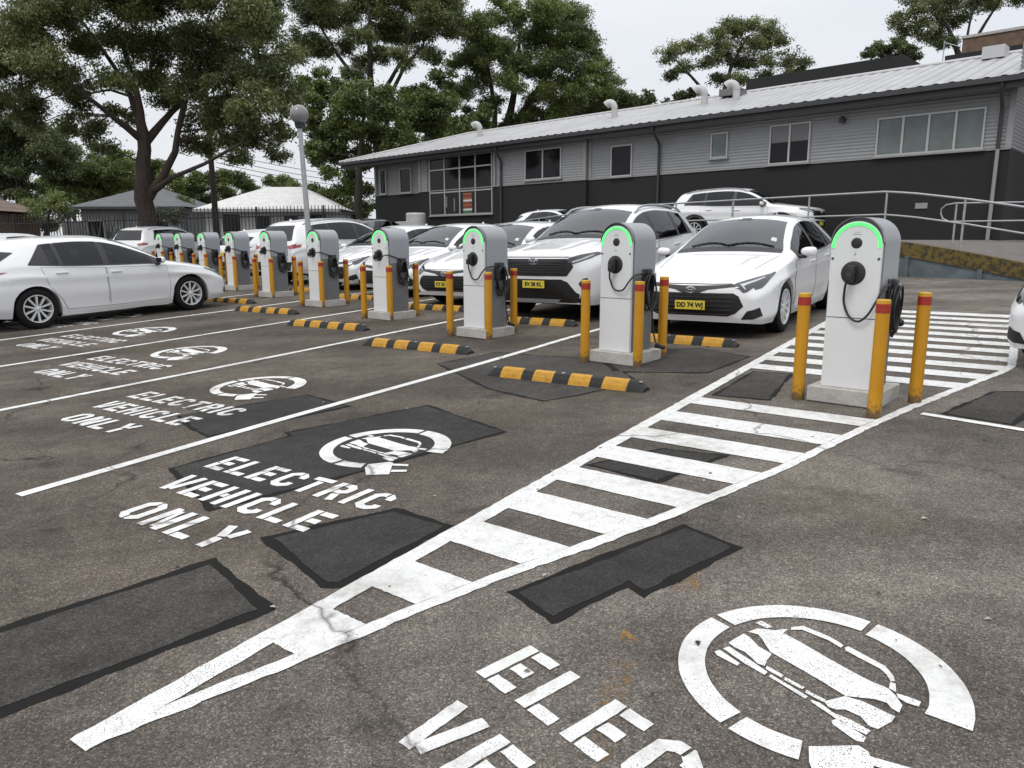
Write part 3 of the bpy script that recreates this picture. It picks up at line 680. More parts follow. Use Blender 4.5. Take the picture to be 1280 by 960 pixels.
HATCH = dict(L=4.375, wb=(.93, 3.57), wr=.316, ar=.355, track=.775, bulge=.10, tbulge=.03, clear=.17,
  zc=[(.1,.675),(.2,.725),(.45,.805),(.8,.875),(1.1,.925),(1.25,.955),(1.6,1.155),(1.9,1.295),(2.15,1.375),(2.45,1.425),(2.75,1.435),(3.1,1.43),(3.5,1.408),(3.85,1.372),(4.0,1.35),(4.05,1.27),(4.2,1.05),(4.3,.94),(4.36,.83)],
  zr=[(.1,.645),(.2,.69),(.45,.775),(.8,.85),(1.1,.90),(1.32,.945),(1.6,1.085),(1.9,1.22),(2.15,1.305),(2.45,1.36),(2.75,1.372),(3.1,1.36),(3.5,1.325),(3.85,1.275),(4.0,1.245),(4.05,1.19),(4.2,1.02),(4.3,.91),(4.36,.80)],
  yr=[(.1,.50),(.25,.62),(.45,.68),(.8,.73),(1.1,.755),(1.32,.755),(1.6,.69),(1.9,.63),(2.15,.59),(2.45,.57),(2.75,.565),(3.1,.56),(3.5,.555),(3.85,.545),(3.99,.535),(4.05,.56),(4.22,.62),(4.3,.63),(4.36,.57)],
  zb=[(.1,.60),(.2,.645),(.45,.725),(.8,.80),(1.1,.845),(1.5,.875),(2.2,.895),(3.0,.925),(3.4,.955),(3.7,.975),(4.0,.96),(4.2,.93),(4.3,.87),(4.36,.77)],
  yb=[(.1,.60),(.2,.70),(.35,.775),(.6,.83),(.93,.86),(1.5,.865),(2.2,.865),(3.0,.86),(3.4,.845),(3.7,.825),(4.0,.79),(4.2,.745),(4.3,.70),(4.36,.62)],
  zm=[(.1,.47),(.4,.56),(.93,.68),(1.5,.62),(2.5,.63),(3.57,.70),(4.0,.70),(4.36,.60)],
  ym=[(.1,.705),(.17,.775),(.3,.835),(.55,.878),(.93,.897),(1.5,.880),(2.3,.880),(3.0,.884),(3.57,.897),(4.0,.865),(4.2,.81),(4.32,.74),(4.36,.69)],
  yl=[(.1,.70),(.17,.775),(.3,.835),(.55,.872),(.93,.888),(1.5,.862),(2.3,.862),(3.0,.866),(3.57,.890),(4.0,.852),(4.2,.80),(4.32,.73),(4.36,.67)],
  z0=[(.1,.20),(.3,.175),(.93,.17),(2.3,.165),(3.57,.18),(4.0,.20),(4.25,.24),(4.36,.28)])
SUVS = dict(L=4.60, wb=(.935, 3.625), wr=.365, ar=.425, track=.80, bulge=.09, tbulge=.04, clear=.22,
  zc=[(.1,.99),(.2,1.02),(.45,1.055),(.8,1.10),(1.1,1.135),(1.22,1.155),(1.5,1.325),(1.8,1.49),(2.05,1.59),(2.4,1.655),(2.8,1.675),(3.3,1.665),(3.8,1.635),(4.15,1.60),(4.25,1.585),(4.33,1.46),(4.45,1.20),(4.52,1.06),(4.58,.95)],
  zr=[(.1,.955),(.2,.99),(.45,1.025),(.8,1.07),(1.1,1.10),(1.28,1.125),(1.5,1.25),(1.8,1.41),(2.05,1.51),(2.4,1.58),(2.8,1.60),(3.3,1.585),(3.8,1.545),(4.15,1.495),(4.25,1.47),(4.33,1.37),(4.45,1.16),(4.52,1.04),(4.58,.93)],
  yr=[(.1,.60),(.25,.68),(.45,.72),(.8,.76),(1.1,.79),(1.28,.79),(1.5,.74),(1.8,.68),(2.05,.645),(2.4,.625),(2.8,.62),(3.3,.615),(3.8,.605),(4.15,.59),(4.25,.58),(4.33,.61),(4.45,.68),(4.52,.70),(4.58,.66)],
  zb=[(.1,.90),(.2,.935),(.45,.975),(.8,1.01),(1.1,1.03),(1.5,1.05),(2.2,1.065),(3.0,1.085),(3.6,1.12),(4.0,1.13),(4.3,1.09),(4.45,1.04),(4.52,.98),(4.58,.90)],
  yb=[(.1,.66),(.2,.75),(.35,.81),(.6,.855),(.93,.88),(1.5,.885),(2.2,.885),(3.0,.88),(3.6,.865),(4.0,.84),(4.3,.80),(4.45,.77),(4.52,.74),(4.58,.70)],
  zm=[(.1,.70),(.4,.78),(.93,.86),(1.5,.80),(2.5,.80),(3.62,.88),(4.2,.86),(4.58,.75)],
  ym=[(.1,.73),(.17,.80),(.3,.865),(.55,.908),(.93,.928),(1.5,.912),(2.3,.908),(3.0,.912),(3.62,.928),(4.1,.895),(4.35,.85),(4.5,.79),(4.58,.74)],
  yl=[(.1,.72),(.17,.79),(.3,.855),(.55,.895),(.93,.905),(1.5,.880),(2.3,.880),(3.0,.880),(3.62,.905),(4.1,.875),(4.35,.83),(4.5,.77),(4.58,.72)],
  z0=[(.1,.27),(.3,.24),(.93,.235),(2.3,.23),(3.62,.24),(4.1,.27),(4.4,.32),(4.58,.36)])

HATCH.update(screen=(1.37, 2.17), glass=((1.60, 2.36), (2.44, 3.10), (3.14, 3.30)), keys=[1.37, 2.17, 1.60, 2.36, 2.44, 3.10, 3.14, 3.30], tail=(3.60, 3.30), segs=[(1.60, 2.36), (2.44, 3.10), (3.14, 3.5)])
SUVS.update(screen=(1.30, 2.08), glass=((1.52, 2.36), (2.44, 3.30), (3.36, 3.80)), keys=[1.30, 2.08, 1.52, 2.36, 2.44, 3.30, 3.36, 3.80], tail=(4.02, 3.80), segs=[(1.52, 2.36), (2.44, 3.30), (3.36, 3.98)])
def bend(u):
    """the screen and the bonnet edge bow forwards in plan"""
    return .085 * max(0, min(1, (u - .8) / .35)) * max(0, min(1, (2.8 - u) / .5))
def shell(S):
    """body skin of a car, nose at u = 0, u grows to the tail; x forward = -u"""
    C = {k: pchip(S[k]) for k in ('zc','zr','yr','zb','yb','zm','ym','yl','z0')}
    u0, u1 = S['zc'][0][0], S['zc'][-1][0]
    us = set(np.linspace(u0, u1, 54).round(4)) | {round(u0 + .03, 4), round(u0 + .07, 4), round(u1 - .03, 4)}
    for a in S['wb']:
        us |= {round(a + S['ar'] * math.cos(math.pi * i / 16), 4) for i in range(17)} | {round(a + s * (S['ar'] + .012), 4) for s in (-1, 1)}
        us = {u for u in us if not any(abs(u - (a + s * S['ar'])) < .011 and abs(u - (a + s * S['ar'])) > 1e-5 and abs(u - (a + s * (S['ar'] + .012))) > 1e-5 for s in (-1, 1))}
    us = {u for u in us if not any(0 < abs(u - k) < .02 for k in S['keys'])} | set(S['keys'])
    us = sorted(us); rows = []
    for u in us:
        z0 = C['z0'](u); zm, zb, zr, zc = C['zm'](u), C['zb'](u), C['zr'](u), C['zc'](u)
        ys = pchip([(z0, C['yl'](u) - .05), (z0 + .5 * (zm - z0) * .6, C['yl'](u)), (zm, C['ym'](u)), (zb, C['yb'](u))])
        zs = z0
        for a in S['wb']:
            if abs(u - a) <= S['ar'] + 1e-6: zs = max(zs, S['wr'] + math.sqrt(max(0, S['ar'] ** 2 - (u - a) ** 2)))
        row = [(ys(zs) - .12, zs)]
        mid_ = max(0, min(1, (u - S['wb'][0] - S['ar']) / .25)) * max(0, min(1, (S['wb'][1] - S['ar'] - u) / .25))
        for i in range(21):
            z = zs + (zb - zs) * i / 20; f_ = (z - z0) / (zb - z0)
            y = ys(z) - .020 * mid_ * math.exp(-((z - z0 - .24 * (zb - z0)) / .075) ** 2)
            if u > .5: y += .011 * math.exp(-((f_ - .80) / .05) ** 2) - .009 * math.exp(-((f_ - .66) / .07) ** 2)
            row.append((y, z))
        yb, yr = C['yb'](u), C['yr'](u)
        dg = zr - zb; ta_, tb_ = min(.03 / dg, 1 / 6), max(1 - .05 / dg, 5 / 6)
        for t in (ta_, ta_ + (tb_ - ta_) * .25, ta_ + (tb_ - ta_) * .5, ta_ + (tb_ - ta_) * .75, tb_, 1.0):
            row.append((yb + (yr - yb) * t + .018 * math.sin(math.pi * t), zb + (zr - zb) * t))
        for i in range(1, 17):
            y = yr * (1 - i / 16) if i > 1 else yr - .05; hood = max(0, min(1, (1.12 - u) / .15)) * max(0, min(1, (u - .1) / .25))
            row.append((y, zr + (zc - zr) * (1 - (y / yr) ** 2.4) + hood * (.011 * math.exp(-((y - .62 * yr) / .05) ** 2) - .008 * math.exp(-((y - .45 * yr) / .08) ** 2))))
        rows.append(row)
    n = len(rows[0]); V = []; F = []
    nt_ = n - 16
    for u, row in zip(us, rows):
        e = bend(u); yr = C['yr'](u)
        X = [-u + (e * (1 - (y / yr) ** 2) if j >= nt_ else 0) for j, (y, z) in enumerate(row)]
        V += [(x, y, z) for x, (y, z) in zip(X, row)] + [(x, -y, z) for x, (y, z) in zip(X, row)]
    G = set(); g0 = n - 16 - 6          # first greenhouse row
    for i in range(len(us) - 1):
        a, b = i * 2 * n, (i + 1) * 2 * n; um = (us[i] + us[i + 1]) / 2
        for j in range(n - 1):
            side = g0 <= j < g0 + 4 and any(p < um < q for p, q in S['glass'])
            front = j >= n - 16 and S['screen'][0] < um < S['screen'][1]
            for f in ((a + j, a + j + 1, b + j + 1, b + j), (a + n + j, b + n + j, b + n + j + 1, a + n + j + 1)):
                if side or front: G.add(len(F))
                F.append(f)
    def cap(i, bul, sign):
        row = rows[i]; base = i * 2 * n
        loop = [base + j for j in range(1, n)] + [base + n + j for j in range(n - 2, 0, -1)]
        pts = [V[k] for k in loop]; zc = sum(p[2] for p in pts) / len(pts)
        prev = loop
        for s in (.93, .8, .6, .38, .15):
            new = []
            for p in pts:
                V.append((p[0] - sign * bul * (1 - s ** 2.2), p[1] * s, zc + (p[2] - zc) * s)); new.append(len(V) - 1)
            for k in range(len(loop)):
                k2 = (k + 1) % len(loop); q = (prev[k], prev[k2], new[k2], new[k]); F.append(q if sign > 0 else q[::-1])
            prev = new
        F.append(tuple(prev) if sign > 0 else tuple(prev[::-1]))
    cap(0, S['bulge'], -1); cap(len(us) - 1, S['tbulge'], 1)
    bm = bmesh.new(); bv = [bm.verts.new(v) for v in V]
    for k_, f in enumerate(F):
        try: q = bm.faces.new([bv[k] for k in f]); q.material_index = 1 if k_ in G else 0
        except ValueError: pass
    bmesh.ops.remove_doubles(bm, verts=bm.verts[:], dist=1e-4)
    bmesh.ops.recalc_face_normals(bm, faces=bm.faces[:])
    return bm, C

def decal(bvh, poly, axis, eps, step=.045, side=1):
    """a panel cut to an outline and laid on the skin. axis 'f' seen from the nose, 'r' from the tail, 's' from a side, 't' from above"""
    bm = bmesh.new(); bm.faces.new([bm.verts.new((a, b, 0)) for a, b in poly])
    for ax in (0, 1):
        lo = min(p[ax] for p in poly); hi = max(p[ax] for p in poly); k = int((hi - lo) / step)
        for i in range(1, k + 1):
            co = [0, 0, 0]; co[ax] = lo + (hi - lo) * i / (k + 1); no = [0, 0, 0]; no[ax] = 1
            bmesh.ops.bisect_plane(bm, geom=bm.verts[:] + bm.edges[:] + bm.faces[:], plane_co=co, plane_no=no)
    bad = []
    for v in bm.verts:
        a, b = v.co.x, v.co.y
        if axis == 'f': o, d = Vector((2, a, b)), Vector((-1, 0, 0))
        elif axis == 'r': o, d = Vector((-8, a, b)), Vector((1, 0, 0))
        elif axis == 't': o, d = Vector((-a, b, 4)), Vector((0, 0, -1))
        else: o, d = Vector((-a, 3 * side, b)), Vector((0, -side, 0))
        hit, nrm, _, _ = bvh.ray_cast(o, d)
        if hit is None: bad.append(v); continue
        if nrm.dot(d) > 0: nrm = -nrm
        v.co = hit + nrm * eps
    bmesh.ops.delete(bm, geom=bad, context='VERTS')
    # drop slivers that fell through to another surface
    bmesh.ops.delete(bm, geom=[e for e in bm.edges if e.calc_length() > step * 7], context='EDGES')
    bmesh.ops.triangulate(bm, faces=bm.faces[:])
    bm.normal_update()
    out = {'f': Vector((1, 0, 0)), 'r': Vector((-1, 0, 0)), 't': Vector((0, 0, 1)), 's': Vector((0, side, 0))}[axis]
    for f in bm.faces:
        if f.normal.dot(out) < 0: f.normal_flip()
    return bm

def bm_obj(name, bms, m, parent, smooth=40):
    if not isinstance(bms, list): bms = [bms]
    me = bpy.data.meshes.new(name); big = bmesh.new()
    for q in bms:
        t = bpy.data.meshes.new('t'); q.to_mesh(t); big.from_mesh(t); bpy.data.meshes.remove(t); q.free()
    big.to_mesh(me); big.free(); me.materials.append(m)
    me.polygons.foreach_set('use_smooth', [True] * len(me.polygons)); me.set_sharp_from_angle(angle=R(smooth)); me.update()
    o = bpy.data.objects.new(name, me); COL.objects.link(o); o.parent = parent
    return o

def text_mesh(txt, size, m, parent, matrix):
    cu = bpy.data.curves.new('lettering', 'FONT'); cu.body = txt; cu.size = size; cu.align_x = 'CENTER'; cu.align_y = 'CENTER'; cu.extrude = .0015; cu.offset = .003
    o = bpy.data.objects.new('lettering', cu); COL.objects.link(o)
    me = bpy.data.meshes.new_from_object(o); bpy.data.objects.remove(o)
    me.materials.clear(); me.materials.append(m); me.transform(matrix)
    q = bpy.data.objects.new('lettering', me); COL.objects.link(q); q.parent = parent
    return q

def make_wheel(S, parent, axle, side, spokes):
    r = S['wr']; rr = r * .70; w = .205
    B = Matrix.Translation((-axle, side * S['track'], r)) @ Matrix.Rotation(R(-90 * side), 4, 'X')   # +z points outwards
    b = MB(); b.lathe([(rr * .98, -w/2), (r - .03, -w/2), (r - .006, -w/2 + .02), (r, -w/2 + .045), (r, w/2 - .045), (r - .006, w/2 - .02), (r - .035, w/2 - .002), (rr + .02, w/2), (rr, w/2 - .012), (rr * .97, 0)], 40, B)
    ty = b.build('wheel', M['rubber'], parent, smooth=35)
    b = MB()
    b.lathe([(rr * 1.0, w/2 - .012), (rr * .985, w/2 - .004), (rr * .93, w/2 - .006), (rr * .90, w/2 - .03), (rr * .89, -.04)], 40, B)
    b.lathe([(0, w/2 - .016), (.028, w/2 - .018), (.040, w/2 - .026), (.046, w/2 - .05)], 20, B)
    for k in range(spokes):
        for off in (-1, 1):
            a = 2 * math.pi * (k + .5 + off * .17) / spokes; a2 = 2 * math.pi * (k + .5 + off * .25) / spokes
            p0 = Vector((.036 * math.cos(a), .036 * math.sin(a), w/2 - .03)); p1 = Vector((rr * .93 * math.cos(a2), rr * .93 * math.sin(a2), w/2 - .022))
            d = (p1 - p0).normalized(); n = Vector((-d.y, d.x, 0)).normalized(); q0, q1 = .012, .015
            vs = [p0 - n*q0, p0 + n*q0, p1 + n*q1, p1 - n*q1]; dz = Vector((0, 0, .012))
            b.add([B @ (v + dz * .6) for v in vs] + [B @ (v - dz * 2) for v in vs], [(0,1,2,3),(0,4,5,1),(1,5,6,2),(2,6,7,3),(3,7,4,0)])
    b.build('rim', M['alloy'], ty, smooth=35)
    b = MB(); b.lathe([(0, -.01), (rr * .89, -.012)], 28, B); b.lathe([(.055, .0), (rr * .62, .0), (rr * .62, -.012)], 28, B)
    b.build('brake_disc', M['black_trim'], ty, smooth=35)

def mirror_poly(p): return [(-a, b) for a, b in p][::-1]

def make_car(kind, paint='white_car'):
    S = SUVS if kind == 'suv' else HATCH
    t = empty('parked_car'); P = M[paint]
    bm, C = shell(S); bvh = BVHTree.FromBMesh(bm)
    cut = bm.copy(); bmesh.ops.delete(cut, geom=[f for f in cut.faces if f.material_index == 1], context='FACES'); bm_obj('body', cut, P, t, 50); bm.free()
    L = S['L']; suv = kind == 'suv'
    D = lambda poly, ax, eps, step=.045, side=1: decal(bvh, poly, ax, eps, step, side)
    both = lambda poly, ax, eps, step=.045: [D(poly, ax, eps, step), D(mirror_poly(poly), ax, eps, step)]
    # dark tub inside, under the skin
    b = MB(); b.box((-L/2, 0, S['clear'] + .14), (L - .55, 1.30, .24)); 
    for a in S['wb']:
        for sd in (-1, 1):
            b.lathe([(0, -.10), (S['ar'] + .03, -.10), (S['ar'] + .03, .13)], 28, Matrix.Translation((-a, sd * (S['track'] - .10), S['wr'])) @ Matrix.Rotation(R(-90 * sd), 4, 'X'))
    b.v = [(x, y, max(z, S['clear'] - .02)) for x, y, z in b.v]
    b.build('underbody', M['under'], t)
    # ---------------- glass
    zb, zr, yr = C['zb'], C['zr'], C['yr']
    wa, ta = S['screen']; wb_ = wa - bend(wa)
    def edge(u, ys): return [(u - bend(u) * (1 - (y / yr(u)) ** 2), y) for y in ys]
    def inside(q): return [(u, max(-(yr(u) - .05), min(yr(u) - .05, y))) for u, y in q]
    wl, wt = yr(wa) - .05, yr(ta) - .05
    lo = edge(wa, np.linspace(-wl, wl, 15)); hi = edge(ta, np.linspace(wt, -wt, 15))
    sides = [(u - bend(u) * (1 - ((yr(u) - .05) / yr(u)) ** 2), yr(u) - .05) for u in np.linspace(wa, ta, 12)[1:-1]]
    poly = lo + sides + hi + [(u, -y) for u, y in sides[::-1]]
    bm_obj('windscreen', D(poly, 't', .004, .07), M['screen'], t, 60)
    # cowl and wipers
    cow = [(u + .035, y * .985) for u, y in lo] + [(u - .06, y) for u, y in lo[::-1]]
    bm_obj('cowl', D(cow, 't', .006, .06), M['black_trim'], t)
    bm_obj('cabin_mirror', D([(ta - .17, -.10), (ta - .13, -.11), (ta - .13, .11), (ta - .17, .10)], 't', .0055, .05), M['black_trim'], t)
    bm_obj('camera_housing', D([(ta - .13, -.05), (ta - .05, -.07), (ta - .05, .07), (ta - .13, .05)], 't', .0055, .05), M['black_trim'], t)
    bm_obj('permit_sticker', D([(wa + .14, .50), (wa + .14, .57), (wa + .22, .555), (wa + .22, .49)], 't', .0055, .05), M['lens'], t)
    for y0, y1 in ((.58, -.02), (.02, -.52)):
        b = MB(); pts = []
        for i in range(9):
            y = y0 + (y1 - y0) * i / 8; u = wb_ + (wa - wb_) * (y / .66) ** 2 + .05 + .05 * math.sin(math.pi * i / 8)
            h = bvh.ray_cast(Vector((-u, y, 4)), Vector((0, 0, -1)))[0]; pts.append(h + Vector((.004, 0, .014)))
        b.tube(pts, .008, 5); b.build('wiper', M['black_trim'], t)
    zwin = .03
    segs, tail = S['segs'], S['tail']
    def top(u): return zr(u) - min(.05, (zr(u) - zb(u)) / 6)
    def win(a, c, pad=0.0, last=False, first=False):
        us = list(np.linspace(a, c, 9)); bot = [(u, zb(u) + zwin - pad) for u in us]
        if last:
            us2 = np.linspace(a, tail[1] + pad, 8); bot = [(u, zb(u) + zwin - pad) for u in np.linspace(a, tail[0] + pad * 2, 9)]
        else: us2 = us
        up = [(u, max(top(u) + pad * .7, zb(u) + zwin + .004)) for u in us2]
        return bot + up[::-1]
    def bot(u): return zb(u) + min(.03, (zr(u) - zb(u)) / 6)
    for sd in (1, -1):
        a0 = segs[0][0] - .13; PL = lambda q: bm_obj('window_pillar', q, M['black_trim'], t)
        tri = [(u, bot(u)) for u in np.linspace(a0, segs[0][0] + .004, 6)] + [(u, max(top(u), bot(u) + .004)) for u in np.linspace(a0, segs[0][0] + .004, 6)][::-1]
        PL(D(tri, 's', .003, .05, sd))
        for (p, q), (p2, q2) in zip(segs[:-1], segs[1:]):
            PL(D([(q - .012, bot(q)), (p2 + .012, bot(p2)), (p2 + .012, top(p2)), (q - .012, top(q))], 's', .007, .05, sd))
        PL(D([(tail[1] - .012, bot(tail[1])), (tail[0], bot(tail[0])), (tail[1] + .02, top(tail[1])), (tail[1] - .012, top(tail[1]))], 's', .007, .05, sd))
        us_ = np.linspace(a0, tail[0], 26)
        bm_obj('window_strip', D([(u, bot(u) - .012) for u in us_] + [(u, bot(u) + .006) for u in us_][::-1], 's', .006, .06, sd), M['black_trim'], t)
        for i, (a, c) in enumerate(segs):
            c2 = c if i < 2 else tail[1]
            us_ = np.linspace(a, c2, 10)
            bm_obj('side_window', D([(u, bot(u) - .006) for u in us_] + [(u, top(u) + .006) for u in us_][::-1], 's', .004, .05, sd), M['win_glass'], t, 60)
    # ---------------- cabin
    hz = .20 if suv else 0.0; b = MB()
    zt = zb(2.4) - .015; u0_, u1_ = wa + .05, L - .55; wy = .74
    for sd in (1, -1): b.box((-(u0_ + u1_) / 2, sd * wy, (zt + .35) / 2), (u1_ - u0_, .02, zt - .35))
    b.box((-u0_ - .22, 0, zt - .10), (.48, 2 * wy, .20), bevel=.05); b.box((-u1_, 0, zt / 2 + .2), (.03, 2 * wy, zt - .3)); b.box((-(u0_ + u1_) / 2, 0, .40), (u1_ - u0_, 2 * wy, .03))
    b.box((-u0_ - .30, -.36, zt + .01), (.26, .40, .10), bevel=.04); b.box((-u1_ + .25, 0, zt - .03), (.5, 2 * wy, .03))
    b.build('cabin_lining', M['cabin'], t)
    for (u, y) in ((2.42, .37), (2.42, -.37), (3.22, .42), (3.22, -.42)):
        b = MB(); tilt = Matrix.Rotation(R(-14), 3, 'Y')
        b.box((-u, y, zt - .10), (.14, .48, .62), tilt, bevel=.05); b.box((-u - .085, y, zt + .285), (.10, .27, .17), tilt, bevel=.04); b.box((-u + .25, y, zt - .40), (.5, .48, .14), bevel=.05)
        b.build('seat', M['seat'], t, smooth=40)
    b = MB(); SW = Matrix.Translation((-1.92, -.37, zt + .03)) @ Matrix.Rotation(R(62), 4, 'Y')
    b.tube([SW @ Vector((.18 * math.cos(2 * math.pi * i / 24), .18 * math.sin(2 * math.pi * i / 24), 0)) for i in range(25)], .016, 7, cap=False); b.tube([SW @ Vector((-.17, 0, 0)), SW @ Vector((.17, 0, 0))], .02, 6); b.build('steering_wheel', M['cabin'], t, smooth=60)
    # ---------------- doors
    if suv: d1 = [(1.34,.36),(2.40,.36),(2.41,1.05),(1.33,1.03),(1.30,.7)]; d2 = [(2.43,.36),(3.14,.36),(3.22,.62),(3.40,.84),(3.47,1.10),(2.43,1.06)]
    else: d1 = [(1.36,.27),(2.41,.26),(2.42,.885),(1.36,.855),(1.32,.55)]; d2 = [(2.44,.26),(3.12,.27),(3.20,.45),(3.36,.66),(3.43,.945),(2.44,.89)]
    def grow(p, e):
        cx = sum(q[0] for q in p) / len(p); cz = sum(q[1] for q in p) / len(p)
        return [(x + e * (1 if x > cx else -1), z + e * (1 if z > cz else -1)) for x, z in p]
    for sd in (1, -1):
        for p, hx in ((d1, 2.27), (d2, 3.14 if not suv else 3.16)):
            bm_obj('door_gap', D(grow(p, .006), 's', .0015, .06, sd), M['seam'], t)
            do = bm_obj('door', D(p, 's', .004, .06, sd), P, t)
            hz = (zb(hx) - .085) if not suv else (zb(hx) - .10)
            yy = bvh.ray_cast(Vector((-hx, 3 * sd, hz)), Vector((0, -sd, 0)))[0].y
            b = MB(); b.box((-hx, yy + sd * .022, hz), (.19, .022, .026), bevel=.009); b.box((-hx + .08, yy + sd * .01, hz), (.02, .03, .022)); b.box((-hx - .08, yy + sd * .01, hz), (.02, .03, .022))
            b.build('door_handle', P, do, smooth=40)
        # mirror
        mx = 1.52 if not suv else 1.50; mz = zb(mx) + .085; my = C['yb'](mx)
        me = bmesh.new(); bmesh.ops.create_uvsphere(me, u_segments=16, v_segments=10, radius=1)
        for v in me.verts:
            x, y, z = v.co; v.co = Vector((-mx + x * .075 * (1 if x > 0 else .4), sd * (my + .115 + (abs(y) ** .8 * (1 if y > 0 else -1)) * .100), mz + (abs(z) ** .75 * (1 if z > 0 else -1)) * .058 * (1 + .15 * y)))
        mo = bm_obj('wing_mirror', me, P, t, 80)
        b = MB(); b.box((-mx - .01, sd * (my + .03), mz - .065), (.06, .12, .045), bevel=.015); b.build('mirror_stalk', M['black_trim'], mo)
        b = MB(); b.box((-mx - .028, sd * (my + .115), mz), (.006, .15, .08), bevel=.002); b.build('mirror_glass', M['glass'], mo)
    # roof rails, antenna
    if suv:
        for sd in (1, -1):
            us = np.linspace(2.05, 4.05, 12); b = MB()
            b.tube([(-u, sd * (yr(u) - .01), zr(u) + (.045 if 0 < i < 11 else .008)) for i, u in enumerate(us)], .017, 8); b.build('roof_rail', M['chrome'] if False else M['ch_grey'] if 'ch_grey' in M else M['black_trim'], t, smooth=50)
    ua = 3.55 if not suv else 3.9
    b = MB(); za = C['zc'](ua); b.add([(-ua + .07, 0, za - .004), (-ua - .06, .022, za - .012), (-ua - .06, -.022, za - .012), (-ua - .05, 0, za + .055)], [(0,3,1),(0,2,3),(1,3,2)]); b.build('roof_antenna', P, t)
    # spoiler lip
    # ---------------- nose
    if not suv:
        bm_obj('lower_grille', D([(-.50,.55),(.50,.55),(.56,.515),(.615,.40),(.53,.315),(.44,.28),(-.44,.28),(-.53,.315),(-.615,.40),(-.56,.515)], 'f', .004, .04), M['grille'], t)
        b = MB()
        for z in (.30, .35, .40, .45, .50):
            hw = .52 - abs(z - .42) * .5
            ys = np.linspace(-hw, hw, 11); b.tube([(bvh.ray_cast(Vector((2, y, z)), Vector((-1, 0, 0)))[0].x + .006, y, z) for y in ys], .007, 5)
        b.build('grille_bar', M['black_trim'], t)
        bm_obj('upper_grille', both([(0,.535),(.11,.553),(.20,.585),(.34,.603),(.53,.622),(.53,.650),(.34,.640),(.12,.630),(0,.630)], 'f', .005, .035), M['grille'], t)
        bm_obj('bonnet_gap', both([(0,.655),(.25,.653),(.47,.658),(.47,.650),(.25,.645),(0,.647)], 'f', .0025, .04), M['seam'], t)
        for s_ in (1, -1):
            f = (lambda p: p) if s_ > 0 else mirror_poly
            h = bm_obj('headlight', D(f([(.50,.618),(.56,.596),(.60,.556),(.645,.562),(.71,.625),(.79,.690),(.83,.745),(.80,.752),(.70,.722),(.60,.690),(.50,.655)]), 'f', .006, .03), M['lamp_black'], t)
            bm_obj('lamp_lens', D(f([(.55,.648),(.60,.660),(.70,.695),(.765,.722),(.765,.710),(.70,.672),(.62,.640),(.60,.625),(.625,.595),(.615,.590),(.585,.622)]), 'f', .009, .02), M['lens'], h)
            bm_obj('lamp_side', D([(.17,.585),(.24,.60),(.42,.690),(.60,.762),(.57,.765),(.36,.722),(.18,.665)], 's', .006, .03, s_), M['lamp_black'], h)
            bm_obj('fog_trim', D(f([(.655,.345),(.715,.36),(.775,.385),(.80,.285),(.72,.25),(.59,.245)]), 'f', .006, .03), M['grille'], t)
        zpl, lip = .405, None
        bm_obj('bonnet_edge', [D([(.5, .60), (1.2, .70), (1.2, .706), (.5, .607)], 't', .002, .08), D([(.5, -.607), (1.2, -.706), (1.2, -.70), (.5, -.60)], 't', .002, .08)], M['seam'], t)
        em = (0, .587)
    else:
        bm_obj('upper_grille', D([(-.52,.905),(.52,.905),(.585,.885),(.625,.79),(.53,.665),(-.53,.665),(-.625,.79),(-.585,.885)], 'f', .005, .04), M['grille'], t)
        bm_obj('bonnet_gap', D([(-.56,.935),(.56,.935),(.56,.925),(-.56,.925)], 'f', .003, .04), M['seam'], t)
        bm_obj('lower_grille', D([(-.44,.62),(.44,.62),(.54,.58),(.66,.44),(.735,.40),(.72,.25),(-.72,.25),(-.735,.40),(-.66,.44),(-.54,.58)], 'f', .004, .04), M['grille'], t)
        b = MB()
        for z in (.72, .755, .79, .825, .86):
            hw = .50; ys = np.linspace(-hw, hw, 11); b.tube([(bvh.ray_cast(Vector((2, y, z)), Vector((-1, 0, 0)))[0].x + .006, y, z) for y in ys], .008, 5)
        b.build('grille_bar', M['black_trim'], t)
        bm_obj('skid_plate', D([(-.42,.335),(.42,.335),(.34,.275),(-.34,.275)], 'f', .008, .05), M['ch_grey'], t)
        for s_ in (1, -1):
            f = (lambda p: p) if s_ > 0 else mirror_poly
            h = bm_obj('headlight', D(f([(.55,.855),(.62,.835),(.70,.86),(.80,.905),(.86,.965),(.82,.985),(.70,.96),(.58,.925),(.53,.90)]), 'f', .006, .03), M['lamp_black'], t)
            bm_obj('lamp_lens', D(f([(.60,.868),(.70,.902),(.81,.957),(.815,.945),(.76,.905),(.70,.878),(.62,.85)]), 'f', .009, .02), M['lens'], h)
            bm_obj('fog_trim', D(f([(.70,.56),(.755,.63),(.80,.64),(.805,.52),(.765,.455)]), 'f', .006, .03), M['grille'], t)
        zpl = .545; em = (0, .875)
    xf = bvh.ray_cast(Vector((2, 0, zpl)), Vector((-1, 0, 0)))[0].x
    b = MB(); b.box((xf + .022, 0, zpl), (.012, .372, .107), bevel=.004); b.build('number_plate', M['plate'], t)
    ex = bvh.ray_cast(Vector((2, em[0], em[1])), Vector((-1, 0, 0)))[0].x + .012
    b = MB(); k = 1.0 if not suv else 1.25
    for (a, c, zo) in ((.058, .038, 0), (.020, .036, 0), (.042, .014, .014)):
        b.tube([(ex, a * k * math.cos(2*math.pi*i/24), em[1] + (zo + c * math.sin(2*math.pi*i/24)) * k) for i in range(25)], .0055 * k, 6, cap=False)
    b.build('badge', M['chrome'], t, smooth=60)
